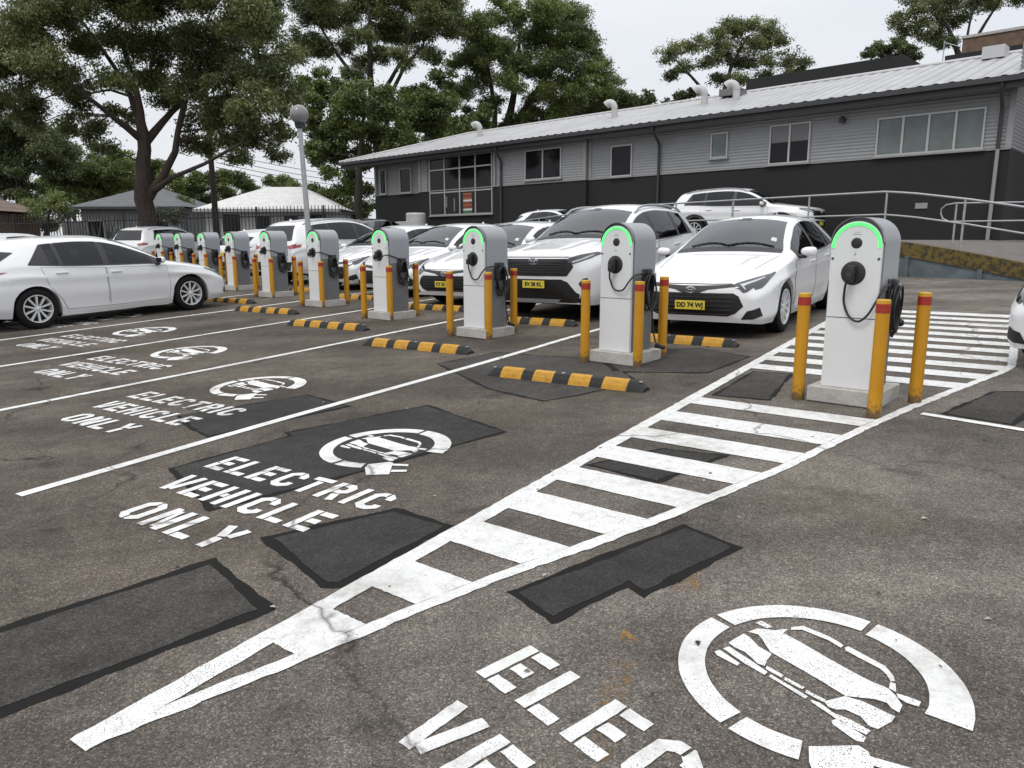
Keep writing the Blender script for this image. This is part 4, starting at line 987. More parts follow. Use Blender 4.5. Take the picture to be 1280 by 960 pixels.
    # ---------------- tail
    if not suv:
        rw = [(-.50,1.19),(.50,1.19),(.575,1.0),(.56,.965),(-.56,.965),(-.575,1.0)]
        tl = [(.48,.85),(.66,.865),(.745,.90),(.74,.83),(.66,.80),(.50,.81)]; tside = [(3.90,.905),(4.12,.845),(4.34,.80),(4.34,.885),(4.15,.90)]
        bump = [(-.60,.46),(.60,.46),(.52,.30),(-.52,.30)]; pz = .70
    else:
        rw = [(-.53,1.50),(.53,1.50),(.63,1.15),(.60,1.12),(-.60,1.12),(-.63,1.15)]
        tl = [(.52,.995),(.66,1.01),(.765,1.05),(.765,.95),(.66,.92),(.54,.94)]; tside = [(4.36,.96),(4.54,.93),(4.54,1.01),(4.32,1.03)]
        bump = [(-.70,.60),(.70,.60),(.62,.38),(-.62,.38)]; pz = .80
    bm_obj('rear_window', D(rw, 'r', .005, .05), M['glass'], t, 60)
    for s_ in (1, -1):
        f = (lambda p: p) if s_ > 0 else mirror_poly
        bm_obj('tail_light', [D(f(tl), 'r', .006, .03), D(tside, 's', .006, .03, s_)], M['red_lens'], t)
    if not suv:
        for s_ in (1, -1): bm_obj('rear_quarter_glass', D([(3.72,1.19),(3.92,1.215),(4.12,1.06),(4.14,1.01),(4.03,1.02)], 's', .006, .03, s_), M['glass'], t)
    bm_obj('rear_bumper_trim', D(bump, 'r', .004, .05), M['black_trim'], t)
    xr = bvh.ray_cast(Vector((-8, 0, pz)), Vector((1, 0, 0)))[0].x
    b = MB(); b.box((xr - .012, 0, pz), (.012, .372, .107), bevel=.004); b.build('rear_plate', M['plate'], t)
    # ---------------- arches, sills
    for a in S['wb']:
        for sd in (1, -1):
            if suv:
                n = 18; ri, ro = S['ar'] + .004, S['ar'] + .085
                an = [R(-8 + 196 * i / n) for i in range(n + 1)]
                p = [(a + ri * math.cos(q), S['wr'] + ri * math.sin(q)) for q in an] + [(a + ro * math.cos(q), S['wr'] + (ro) * math.sin(q)) for q in an[::-1]]
                bm_obj('wheel_arch_trim', D(p, 's', .008, .04, sd), M['black_trim'], t)
            make_wheel(S, t, a, sd, 5)
    for sd in (1, -1):
        a, c = S['wb'][0] + S['ar'] + .02, S['wb'][1] - S['ar'] - .02
        if suv: bm_obj('sill_trim', D([(a,.25),(c,.25),(c,.36),(a,.36)], 's', .008, .05, sd), M['black_trim'], t)
    return t

CAR = {}
def front_plate_text(root, kind, txt):
    S = SUVS if kind == 'suv' else HATCH
    for ch in kids(root):
        if ch.name.split('.')[0] == 'number_plate':
            c = sum((Vector(v.co) for v in ch.data.vertices), Vector()) / len(ch.data.vertices)
            mtx = Matrix.Translation((c.x + .0075, 0, c.z)) @ Matrix(((0, 0, 1, 0), (1, 0, 0, 0), (0, 1, 0, 0), (0, 0, 0, 1)))
            text_mesh(txt, .076, M['black_ink'], ch, mtx)
def place_car(kind, s_nose, r, heading, label, plate=None, cat='car', paint='white_car', dz=0, mtx=None, group='white cars parked at the chargers'):
    key = (kind, paint)
    if key not in CAR: CAR[key] = o = make_car(kind, paint); CAR[key + ('used',)] = False
    if CAR[key + ('used',)]:
        # plates are added to each copy, so never copy the first car's lettering
        o = copy_tree_plain(CAR[key])
    else: o = CAR[key]; CAR[key + ('used',)] = True
    o.matrix_world = mtx if mtx is not None else lot_matrix(s_nose, r, heading, dz)
    tag(o, label, cat, group)
    if plate: front_plate_text(o, kind, plate)
    return o
def copy_tree_plain(o, parent=None):
    if o.name.split('.')[0] == 'lettering': return None
    c = o.copy(); COL.objects.link(c)
    if parent is not None: c.parent = parent
    for ch in kids(o): copy_tree_plain(ch, c)
    return c
# the row facing us
place_car('hatch', 8.60, -3.27, 180, 'white hatchback facing us beside the nearest charger, nearest of the cars facing us', 'DD 74 WJ')
place_car('suv', 9.15, -5.85, 180, 'tall white SUV facing us between the second and third chargers, black grille', 'EV 38 KL', cat='SUV')
place_car('hatch', 10.15, -8.35, 180, 'white hatchback facing us behind the third charger, left of the tall SUV', 'CY 52 HP')
place_car('hatch', 11.05, -10.75, 180, 'white hatchback facing us behind the fourth charger', 'DC 16 MT')
place_car('hatch', 11.9, -13.25, 180, 'white hatchback behind the fifth charger and the lamp post', 'DB 91 RG')
place_car('suv', 17.2, -16.0, 0, 'white SUV reversed in behind the sixth charger, tail light towards us', cat='SUV')
place_car('hatch', 19.0, -20.9, 0, 'white hatchback reversed in behind the eighth charger, far along the row')
# this side
place_car('hatch', 9.075, -13.62, 0, 'white hatchback seen from its right side at the left edge, nose to the chargers')

# ================================================================== the long building
M['wall_dark'] = mat('charcoal painted brick', (.0125, .0128, .0135), .85, var=.12, scale=3, bump=.25, bscale=30)
M['wall_light'] = mat('grey corrugated cladding', (.25, .255, .262), .5, metal=.05, var=.06, scale=2)
M['wall_trim'] = mat('grey wall trim', (.26, .26, .26), .5, var=.05)
M['roof_trim'] = mat('pale zinc trim', (.46, .46, .46), .5, var=.05)
M['roof'] = mat('pale zinc roof sheet', (.44, .44, .44), .5, metal=.05, var=.10, scale=1.2)
M['gutter'] = mat('dark gutter', (.035, .036, .038), .5, var=.1)
M['frame'] = mat('pale aluminium frame', (.40, .40, .40), .4, metal=.2, var=.05)
M['frost'] = mat('blind behind glass', (.13, .15, .145), .1, var=.25, scale=1.3, spec=.35)
M['blind'] = mat('pale roller blind behind glass', (.15, .15, .15), .1, var=.06, spec=.3)
M['winglass'] = mat('dark window glass', (.008, .008, .009), .05, var=.4, scale=1.5, spec=.22)
M['galv'] = mat('galvanised steel', (.36, .37, .38), .42, metal=.5, var=.12, scale=12)
M['brick'] = mat('brown brick', (.135, .090, .062), .85, var=.35, scale=5, bump=.2)
M['flag_r'] = mat('red poster stripe', (.22, .045, .03), .6); M['flag_o'] = mat('orange poster stripe', (.28, .11, .05), .6); M['flag_g'] = mat('green poster stripe', (.05, .16, .06), .6); M['flag_w'] = mat('white poster', (.6, .58, .55), .6)
BX, BY, BZ = 13.326, 20.70, 1.30
BU = Vector((-.72338, .69045, 0)); BO = Vector((-.69045, -.72338, 0))
BM = Matrix(((BU.x, BO.x, 0, BX), (BU.y, BO.y, 0, BY), (0, 0, 1, BZ), (0, 0, 0, 1)))
bld = empty('office_building', BM)
tag(bld, 'long two tone grey building with dark base, corrugated upper wall and pale metal roof', 'building')
def Z(z): return z - BZ
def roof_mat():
    m, nt, bs = newmat('pale roof sheet with painted rib shade'); L = nt.links.new
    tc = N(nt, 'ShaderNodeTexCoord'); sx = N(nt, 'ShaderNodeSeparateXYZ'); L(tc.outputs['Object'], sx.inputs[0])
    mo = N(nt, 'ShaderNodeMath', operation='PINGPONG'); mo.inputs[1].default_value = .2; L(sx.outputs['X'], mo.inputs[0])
    rp = ramp(nt, [(.0, .62), (.10, .70), (.16, 1.0)]); q = N(nt, 'ShaderNodeMath', operation='MULTIPLY'); q.inputs[1].default_value = 2.5; L(mo.outputs[0], q.inputs[0]); L(q.outputs[0], rp.inputs[0])  # shade of the ribs painted into the sheet colour as thin darker lines
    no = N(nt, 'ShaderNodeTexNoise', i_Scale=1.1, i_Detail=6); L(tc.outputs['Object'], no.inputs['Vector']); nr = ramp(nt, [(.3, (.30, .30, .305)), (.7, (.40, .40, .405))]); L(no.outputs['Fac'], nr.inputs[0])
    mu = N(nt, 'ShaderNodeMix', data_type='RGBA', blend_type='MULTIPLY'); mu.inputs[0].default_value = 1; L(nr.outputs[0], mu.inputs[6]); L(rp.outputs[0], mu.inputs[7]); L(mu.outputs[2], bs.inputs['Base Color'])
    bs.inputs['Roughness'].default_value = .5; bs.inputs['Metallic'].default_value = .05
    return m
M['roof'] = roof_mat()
SEC = [(0, 14.2, 0.0), (14.2, 24.5, .16), (24.5, 28.6, -.20)]
def bbox(b, x0, x1, y0, y1, z0, z1, mi=0): b.box(((x0+x1)/2, (y0+y1)/2, Z((z0+z1)/2)), (x1-x0, y1-y0, z1-z0), mi=mi)
b = MB()
for x0, x1, y in SEC: bbox(b, x0 + (.002 if x0 else 0), x1, -9, y, .9, 3.90)
b.build('lower_wall', M['wall_dark'], bld)
b = MB()
for x0, x1, y in SEC: bbox(b, x0 + .03, x1 - .002, -8.97, y - .05, 3.903, 5.60)
b.build('upper_wall', M['wall_trim'], bld)
def corr(p0, p1, y, z0, z1, pitch=.10, amp=.012):
    """horizontal corrugated sheet from p0 to p1 (x), facing +y"""
    n = int((z1 - z0) / pitch * 4); vs = []
    for i in range(n + 1):
        z = z0 + (z1 - z0) * i / n; d = amp * math.sin(2 * math.pi * (z - z0) / pitch)
        vs += [(p0, y + d, Z(z)), (p1, y + d, Z(z))]
    return vs, [(2*i, 2*i+1, 2*i+3, 2*i+2) for i in range(n)]
b = MB()
for x0, x1, y in ((.12, 14.1, -.01), (14.36, 19.2, .15), (23.9, 24.4, .15)):
    b = MB(); b.add(*corr(x0, x1, y, 3.93, 5.52)); b.build('corrugated_cladding', M['wall_light'], bld, smooth=70)
b = MB()
vs, fs = corr(.1, 8.9, 0, 3.93, 6.6); b.add([(0.0 - y + .012, -x, z) for x, y, z in vs], [f[::-1] for f in fs])
b.build('corrugated_cladding', M['wall_light'], bld, smooth=70)
b = MB()
for x, y in ((.06, .005), (14.13, .0), (14.28, .165), (19.3, .165), (24.44, .165), (24.6, -.19), (28.5, -.19)): bbox(b, x - .07, x + .07, y - .03, y + .03, 3.92, 5.55)
bbox(b, .0, 14.2, -.02, .035, 3.885, 3.925); bbox(b, 14.2, 24.5, .14, .20, 3.885, 3.925); bbox(b, 24.5, 28.6, -.22, -.16, 3.885, 3.925)
b.build('corner_trim', M['wall_trim'], bld)
# roof
ZE, ZR, YE, YR = 5.68, 7.22, .62, -4.5
def rz(y): return ZE + (ZR - ZE) * (YE - y) / (YE - YR)
b = MB(); cols = []
X0, X1, XR = -.62, 30.6, 26.0; n = int((X1 - X0) / .0667)
for i in range(n + 1):
    x = X0 + (X1 - X0) * i / n
    ytop = YR if x <= XR else YE + (YR - YE) * (X1 - x) / (X1 - XR)
    a = .022 * (1 if i % 6 in (0, 1) else 0)
    cols.append([(x, YE + (ytop - YE) * k / 3, Z(rz(YE + (ytop - YE) * k / 3)) + a) for k in range(4)])
for i in range(n): 
    b.add(cols[i] + cols[i + 1], [(k, 4 + k, 5 + k, k + 1) for k in range(3)])
b.add([(X1, YE, Z(ZE)), (XR, YR, Z(ZR)), (X1, -9.6, Z(ZE))], [(0, 2, 1)])
b.add([(X0, YR, Z(ZR)), (XR, YR, Z(ZR)), (X1, -9.6, Z(ZE)), (X0, -9.6, Z(ZE))], [(0, 1, 2, 3)])
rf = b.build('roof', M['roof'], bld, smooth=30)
b = MB(); b.tube([(X0, YR, Z(ZR) + .02), (XR, YR, Z(ZR) + .02), (X1, YE, Z(ZE) + .03)], .07, 8); b.build('ridge_cap', M['roof_trim'], rf)
b = MB(); d = Vector((0, YR - YE, ZR - ZE)); ang = math.atan2(ZR - ZE, YE - YR)
b.box((X0 - .02, (YE + YR) / 2 + .05, Z((ZE + ZR) / 2) - .06), (.05, d.length + .1, .30), Matrix.Rotation(-ang, 3, 'X'))
b.build('barge_board', M['roof_trim'], bld)
b = MB(); bbox(b, X0 + .1, X1 - .02, YE - .02, YE + .12, 5.52, 5.655); bbox(b, X0 + .1, X1 - .1, YE - .10, YE - .03, 5.36, 5.64); b.build('gutter', M['gutter'], bld)
b = MB(); bbox(b, X0 + .1, X1 - .15, -.3, YE - .12, 5.50, 5.54); b.build('soffit', M['gutter'], bld)
# windows
def window(x0, x1, z0, z1, cols, y, glass, rows=(), glass2=None, split=None, fr=.035):
    b = MB(); yo = y + .055
    bbox(b, x0 - fr, x0 + fr * .4, y - .05, yo, z0 - fr, z1 + fr); bbox(b, x1 - fr * .4, x1 + fr, y - .05, yo, z0 - fr, z1 + fr)
    bbox(b, x0 + fr * .4, x1 - fr * .4, y - .05, yo, z1 - fr * .3, z1 + fr); bbox(b, x0 + fr * .4, x1 - fr * .4, y - .05, yo, z0 - fr, z0 + fr * .3)
    for i in range(1, cols): x = x0 + (x1 - x0) * i / cols; bbox(b, x - .03, x + .03, y - .05, yo - .003, z0 + fr * .3, z1 - fr * .3)
    for z in rows:
        for i in range(cols):
            a = x0 + (x1 - x0) * i / cols + .03; c = x0 + (x1 - x0) * (i + 1) / cols - .03; bbox(b, a, c, y - .05, yo - .003, z - .03, z + .03)
    w = b.build('window', M['frame'], bld)
    b = MB(); bbox(b, x0, x1, y - .04, y + .012, z0, z1); b.build('pane', M[glass], w)
    if glass2: b = MB(); bbox(b, x0 + .02, x1 - .02, y + .0, y + .017, split, z1 - .01); b.build('roller_blind', M[glass2], w)
    b = MB(); bbox(b, x0 - .09, x1 + .09, y - .02, y + .10, z0 - fr - .055, z0 - fr - .004); b.build('sill', M['wall_trim'], w)
    return w
window(.68, 3.40, 3.98, 5.0, 4, .0, 'frost'); window(5.45, 6.72, 3.98, 5.14, 2, .0, 'winglass', (), 'blind', 4.62)
window(8.27, 8.84, 4.34, 5.10, 1, .0, 'frost'); window(12.17, 13.08, 3.97, 5.05, 1, .0, 'winglass'); window(15.5, 17.43, 4.08, 5.22, 2, .16, 'winglass')
bw = window(19.45, 23.65, 2.78, 5.36, 4, .16, 'winglass', (3.80, 4.84))
b = MB()
for k, mi in enumerate((1, 0, 1, 3, 0, 1, 0, 3, 2)): bbox(b, 20.76, 21.34, .175, .18, 3.72 - .1 * (k + 1), 3.72 - .1 * k - .012, mi)
b.build('striped_poster', [M['flag_r'], M['flag_o'], M['flag_g'], M['flag_w']], bw)
b = MB(); bbox(b, 22.45, 22.6, .174, .18, 3.1, 3.6); bbox(b, 21.9, 22.0, .174, .18, 2.9, 3.5); b.build('pale_notice', M['blind'], bw)
window(27.62, 28.06, 4.0, 5.15, 1, -.20, 'winglass'); window(25.56, 26.40, 3.98, 5.12, 1, -.20, 'winglass')
# down pipes
for x, y, z0 in ((.28, .0, 1.42), (10.92, .0, 1.3), (18.83, .16, 1.2)):
    b = MB(); b.tube([(x - .05, YE + .03, Z(5.50)), (x - .05, YE + .02, Z(5.36)), (x, y + .13, Z(5.0)), (x, y + .09, Z(4.9)), (x, y + .09, Z(3.9))], .05, 10); 
    p = b.build('downpipe', M['gutter'], bld, smooth=50)
    b = MB(); b.tube([(x, y + .09, Z(3.9)), (x, y + .09, Z(z0))], .05, 10); b.build('lower_pipe', M['wall_trim'] if x < 5 else M['gutter'], p, smooth=50)
# cowls on the roof
for x in (22.96, 14.84, 10.65, 9.34):
    y = -2.5; z = Z(rz(y)); b = MB()
    k = .74; rr = .13
    b.tube([(x, y, z - .1), (x, y, z + .34)], rr, 14)
    pts = [(x + .21 - .21 * math.cos(math.radians(135) * i / 8), y + .10 * i / 8, z + .34 + .24 * math.sin(math.radians(135) * i / 8)) for i in range(9)]
    b.tube(pts, [rr + .005 + .004 * i for i in range(9)], 14, cap=False)
    e = Vector(pts[-1]); d = (e - Vector(pts[-2])).normalized(); b.tube([e - d * .02, e - d * .01], rr + .02, 14, 1)
    b.build('roof_cowl', [M['roof_trim'], M['gutter']], bld, smooth=50)
# fittings
b = MB(); bbox(b, 1.88, 2.20, .0, .03, 2.40, 2.56); b.build('wall_vent', M['wall_trim'], bld)
b = MB(); bbox(b, 4.38, 4.52, -.02, .16, 5.02, 5.14); bbox(b, 4.42, 4.48, -.02, .24, 5.10, 5.2); b.build('flood_light', M['gutter'], bld)
b = MB(); bbox(b, 1.15, 1.75, -4.2, -3.6, 7.0, 7.36); b.build('roof_box', M['roof_trim'], bld)
b = MB(); bbox(b, 9.75, 10.55, -4.1, -3.4, 7.0, 7.26); b.build('skylight', M['blind'], bld)

# dark upper storey and brick tower behind it
bk = MB(); bk.box((9.0, -11.5, Z(4.5)), (6.6, 5.0, 8.4)); o = bk.build('rear_building', M['wall_dark'], None, m=BM)
tag(o, 'dark flat roofed block rising behind the pale roof, left of the brick tower', 'building')
bk = MB(); bk.box((-.6, -9.8, Z(4.35)), (9.0, 4.0, 7.6)); o2 = bk.build('rear_building', M['wall_dark'], None, m=BM)
tag(o2, 'low dark parapet block behind the right end of the pale roof', 'building')
bt = empty('brick_tower', BM @ Matrix.Translation((.4, -13.0, 0)))
b = MB(); b.box((0, 0, Z(5)), (7.3, 5.0, 8.5)); b.build('wall', M['brick'], bt)
b = MB(); b.box((0, 0, Z(9.30)), (7.4, 5.1, .10)); b.build('coping', M['concrete'], bt)
b = MB()
for x in (-3.4, -1.2, 1.0): b.tube([(x, 2.4, Z(9.3)), (x, 2.4, Z(10.1))], .025, 6)
b.tube([(-3.4, 2.4, Z(10.1)), (1.0, 2.4, Z(10.1))], .025, 6); b.build('guard_rail', M['galv'], bt)
tag(bt, 'brown brick tower at the top right corner behind the roof', 'building')
b = MB(); b.tube([(3.75, -7.0, Z(7.0)), (3.75, -7.0, Z(8.5))], .02, 6); b.tube([(3.75, -7, Z(8.45)), (3.2, -7, Z(8.2))], .012, 6)
tag(b.build('antenna_mast', M['galv'], None, m=BM), 'thin mast rising above the roof beside the brick tower', 'mast')

# white tank on a cabinet by the left part of the wall
tk = empty('water_tank', BM @ Matrix.Translation((23.35, 1.35, 0)))
tag(tk, 'white round tank on a pale cabinet against the dark wall, above the car roofs', 'tank')
M['tank'] = mat('off white steel', (.50, .50, .48), .5, var=.12, scale=8)
b = MB(); b.lathe([(0, Z(2.86)), (.42, Z(2.84)), (.47, Z(2.78))] + [(.47 - .012 * (k % 2), Z(2.74 - .06 * k)) for k in range(9)] + [(.47, Z(2.2))], 28); b.build('tank', M['tank'], tk, smooth=50)
b = MB(); b.box((.42, .1, Z(1.7)), (1.1, .8, 1.5), bevel=.02); b.build('cabinet', M['tank'], tk)
b = MB(); [b.box((.42, .505, Z(1.5 + .14 * k)), (.8, .02, .05)) for k in range(5)]; b.build('louvre', M['ch_grey'], tk)

# ------------------------------------------------------------------ raised path with its wall and railing
RX, RY = 9.30, 15.80; RD = Vector((-.592, .806, 0)); RN = Vector((.806, .592, 0))
def EZ(q): return float(np.interp(q, [-6, -3, -1.3, -.1, 1.1, 1.7, 10, 16.5, 22], [.45, .74, 1.02, 1.25, 1.44, 1.50, 1.50, 1.10, .95]))
def RP(q, off, z): return Vector((RX, RY, 0)) + RD * q + RN * off + Vector((0, 0, z))
M['path'] = mat('grey path surface', (.13, .12, .11), .9, var=.2, scale=2, bump=.3, bscale=40)
b = MB(); qs = list(np.arange(-5, 22.1, .75)); offs = [(.02, 0), (1.3, 0), (2.6, 1), (18, 1)]; n = len(qs)
for q in qs:
    for of, fl in offs: b.v.append(tuple(RP(q, of, EZ(q) if not fl else max(EZ(q), 1.43 if q < 14 else EZ(q)))))
for i in range(n - 1):
    for j in range(3): b.f.append((i*4+j, i*4+j+1, (i+1)*4+j+1, (i+1)*4+j)[::-1]); b.m.append(0)
o = b.build('path', M['path'], smooth=30)
for p in o.data.polygons:
    if p.normal.z < 0: p.flip()
tag(o, 'raised grey path along the building', 'path', kind='structure')
def lichen():
    m, nt, bs = newmat('lichen covered wall top'); L = nt.links.new
    tc = N(nt, 'ShaderNodeTexCoord'); no = N(nt, 'ShaderNodeTexNoise', i_Scale=9, i_Detail=8, i_Roughness=.7); L(tc.outputs['Object'], no.inputs['Vector'])
    rp = ramp(nt, [(.36, (.030, .026, .018)), (.47, (.065, .050, .022)), (.55, (.15, .105, .022)), (.64, (.075, .068, .036))]); L(no.outputs['Fac'], rp.inputs[0]); L(rp.outputs[0], bs.inputs['Base Color']); bs.inputs['Roughness'].default_value = .95
    bp = N(nt, 'ShaderNodeBump', i_Strength=.6, i_Distance=.02); L(no.outputs['Fac'], bp.inputs['Height']); L(bp.outputs[0], bs.inputs['Normal'])
    return m
M['lichen'] = lichen(); M['bluewall'] = mat('blue grey stained wall panel', (.10, .125, .14), .85, var=.45, scale=2.5, bump=.2)
rw = empty('retaining_wall', Matrix.Translation((RX, RY, .8)))
tag(rw, 'low blue grey retaining wall with yellow lichen along its top, right of the nearest charger', 'wall')
def rel(p): return p - Vector((RX, RY, .8))
b = MB(); c = MB(); d = MB()
for i in range(len(qs) - 1):
    q0, q1 = qs[i], qs[i + 1]
    for bb, o0, o1, t0, t1 in ((b, .0, .18, .30, None), (c, -.03, .20, -.012, .30)):
        pts = []
        for q in (q0, q1):
            for of in (o0, o1):
                g = ground_z(*RP(q, of, 0)[:2]) - .15; top = EZ(q) - t0; bot = g if t1 is None else EZ(q) - t1
                pts += [rel(RP(q, of, max(top, g + .02))), rel(RP(q, of, min(bot, top - .02) if t1 else g))]
        bb.add(pts, [(0, 1, 5, 4), (2, 6, 7, 3), (0, 4, 6, 2), (1, 3, 7, 5), (0, 2, 3, 1), (4, 5, 7, 6)])
    if i % 2 == 0: q = q0; g = ground_z(*RP(q, 0, 0)[:2]); d.tube([rel(RP(q, -.03, g - .1)), rel(RP(q, -.03, EZ(q) - .28))], .05, 6)
b.build('wall_panel', M['bluewall'], rw); c.build('lichen_cap', M['lichen'], rw); d.build('wall_post', M['bluewall'], rw)
rl = empty('railing', Matrix.Translation((RX, RY, .8)))
tag(rl, 'long galvanised two bar railing running above the cars to the right edge', 'railing')
def TOPZ(q): return EZ(q) + 1.06
qq = list(np.linspace(-4.5, 17, 60))
b = MB(); b.tube([rel(RP(q, .10, TOPZ(q))) for q in qq], .024, 8); b.build('top_rail', M['galv'], rl, smooth=60)
b = MB(); b.tube([rel(RP(q, .10, TOPZ(q) - .5)) for q in qq], .020, 8); b.build('middle_rail', M['galv'], rl, smooth=60)
for q in (-4.2, -2.1, -.02, 1.64, 3.55, 5.8, 7.8, 9.8, 12, 14.2, 16.6):
    b = MB(); b.tube([rel(RP(q, .10, EZ(q) - .05)), rel(RP(q, .10, TOPZ(q)))], .024, 8); b.build('post', M['galv'], rl, smooth=60)
hr = empty('handrail', Matrix.Translation(at(1195, 300, 17.2)))
tag(hr, 'short inner handrail with a rounded looped end behind the railing at right', 'handrail')
o0 = at(1195, 300, 17.2); b = MB()
lp = [at(x, y, Y) - o0 for x, y, Y in ((1330, 252, 15.6), (1260, 253, 16.4), (1195, 254, 17.2), (1183, 256, 17.35), (1177, 261, 17.45), (1176, 267, 17.45), (1178, 273, 17.42), (1186, 277, 17.3), (1260, 276, 16.4), (1330, 275, 15.6))]
b.tube(lp, .018, 8); b.build('rail_loop', M['galv'], hr, smooth=70)
b = MB(); a_ = at(1196, 254, 17.2) - o0; b.tube([a_, Vector((a_.x, a_.y, 1.40 - o0.z))], .022, 8); b.build('post', M['galv'], hr, smooth=60)

# cars on the raised path and behind, and the car cut by the right edge
def yaw_matrix(p, d):
    f = Vector((d[0], d[1], 0)).normalized(); l = Vector((0, 0, 1)).cross(f)
    return Matrix(((f.x, l.x, 0, p[0]), (f.y, l.y, 0, p[1]), (0, 0, 1, p[2]), (0, 0, 0, 1)))
place_car('suv', 0, 0, 0, 'white SUV side on above the railing, parked on the raised path before the dark wall', mtx=yaw_matrix((9.2, 22.6, 1.45), (.80, -.60)), cat='SUV', group='white cars before the building')
place_car('hatch', 0, 0, 0, 'white car behind the tall SUV, only its roof and windows in view', mtx=yaw_matrix((3.6, 27.2, 1.27), (.72, -.69)), group='white cars before the building')
place_car('suv', 0, 0, 0, 'dark grey SUV roof behind the lamp post and white cars', mtx=yaw_matrix((-6.3, 34.5, .78), (.55, .83)), cat='SUV', paint='grey_car', group='dark cars at the back')
place_car('hatch', 0, 0, 0, 'dark hatchback at the back, left of the building corner', mtx=yaw_matrix((-4.4, 35.0, 1.05), (.55, .83)), paint='grey_car', group='dark cars at the back')
place_car('hatch', 0, 0, 0, 'white car roof just showing over the parked hatchback at far left', mtx=yaw_matrix((-15.3, 27.2, .36), (.35, .94)), group='white cars at the far left')
place_car('suv', 0, 0, 0, 'white wagon seen from behind at far left, in front of the thick tree trunk', mtx=yaw_matrix((-13.3, 33.0, .45), (.28, .96)), cat='wagon', group='white cars at the far left')
place_car('hatch', 0, 0, 0, 'white car front cut off by the right edge, beside the far hatching', mtx=lot_matrix(7.70, .61, 160), group='white car at the right edge')

# ================================================================== trees, houses, fence, poles
def leaf_mat(name, a, b_, c):
    m, nt, bs = newmat(name); L = nt.links.new
    at_ = N(nt, 'ShaderNodeAttribute', attribute_name='tint')
    rp = ramp(nt, [(0, a), (.55, b_), (1, c)]); L(at_.outputs['Fac'], rp.inputs[0]); L(rp.outputs[0], bs.inputs['Base Color'])
    bs.inputs['Roughness'].default_value = .40; bs.inputs['Specular IOR Level'].default_value = .55
    tl = N(nt, 'ShaderNodeBsdfTranslucent'); L(rp.outputs[0], tl.inputs['Color']); ms = N(nt, 'ShaderNodeMixShader'); ms.inputs[0].default_value = .3
    L(bs.outputs[0], ms.inputs[1]); L(tl.outputs[0], ms.inputs[2]); L(ms.outputs[0], nt.nodes['Material Output'].inputs['Surface'])
    return m
M['leaf_gum'] = leaf_mat('gum leaves', (.040, .052, .018), (.125, .150, .046), (.27, .285, .11))
M['leaf_green'] = leaf_mat('green leaves', (.042, .060, .016), (.130, .168, .044), (.25, .29, .085))
M['leaf_dark'] = leaf_mat('dark leaves', (.030, .042, .016), (.082, .106, .036), (.16, .19, .065))
M['leaf_rust'] = leaf_mat('rusty young leaves', (.05, .042, .018), (.10, .075, .032), (.16, .12, .05))
def bark(name, a, b_):
    m, nt, bs = newmat(name); L = nt.links.new
    tc = N(nt, 'ShaderNodeTexCoord'); mp = N(nt, 'ShaderNodeMapping'); mp.inputs['Scale'].default_value = (7, 7, 1.2); L(tc.outputs['Object'], mp.inputs['Vector'])
    no = N(nt, 'ShaderNodeTexNoise', i_Scale=1.5, i_Detail=7, i_Roughness=.7); L(mp.outputs[0], no.inputs['Vector'])
    rp = ramp(nt, [(.3, a), (.7, b_)]); L(no.outputs['Fac'], rp.inputs[0]); L(rp.outputs[0], bs.inputs['Base Color']); bs.inputs['Roughness'].default_value = .9
    bp = N(nt, 'ShaderNodeBump', i_Strength=.8, i_Distance=.05); L(no.outputs['Fac'], bp.inputs['Height']); L(bp.outputs[0], bs.inputs['Normal'])
    return m
M['bark_red'] = bark('reddish bark', (.020, .015, .012), (.066, .048, .038)); M['bark_dark'] = bark('dark bark', (.014, .012, .010), (.050, .041, .034))

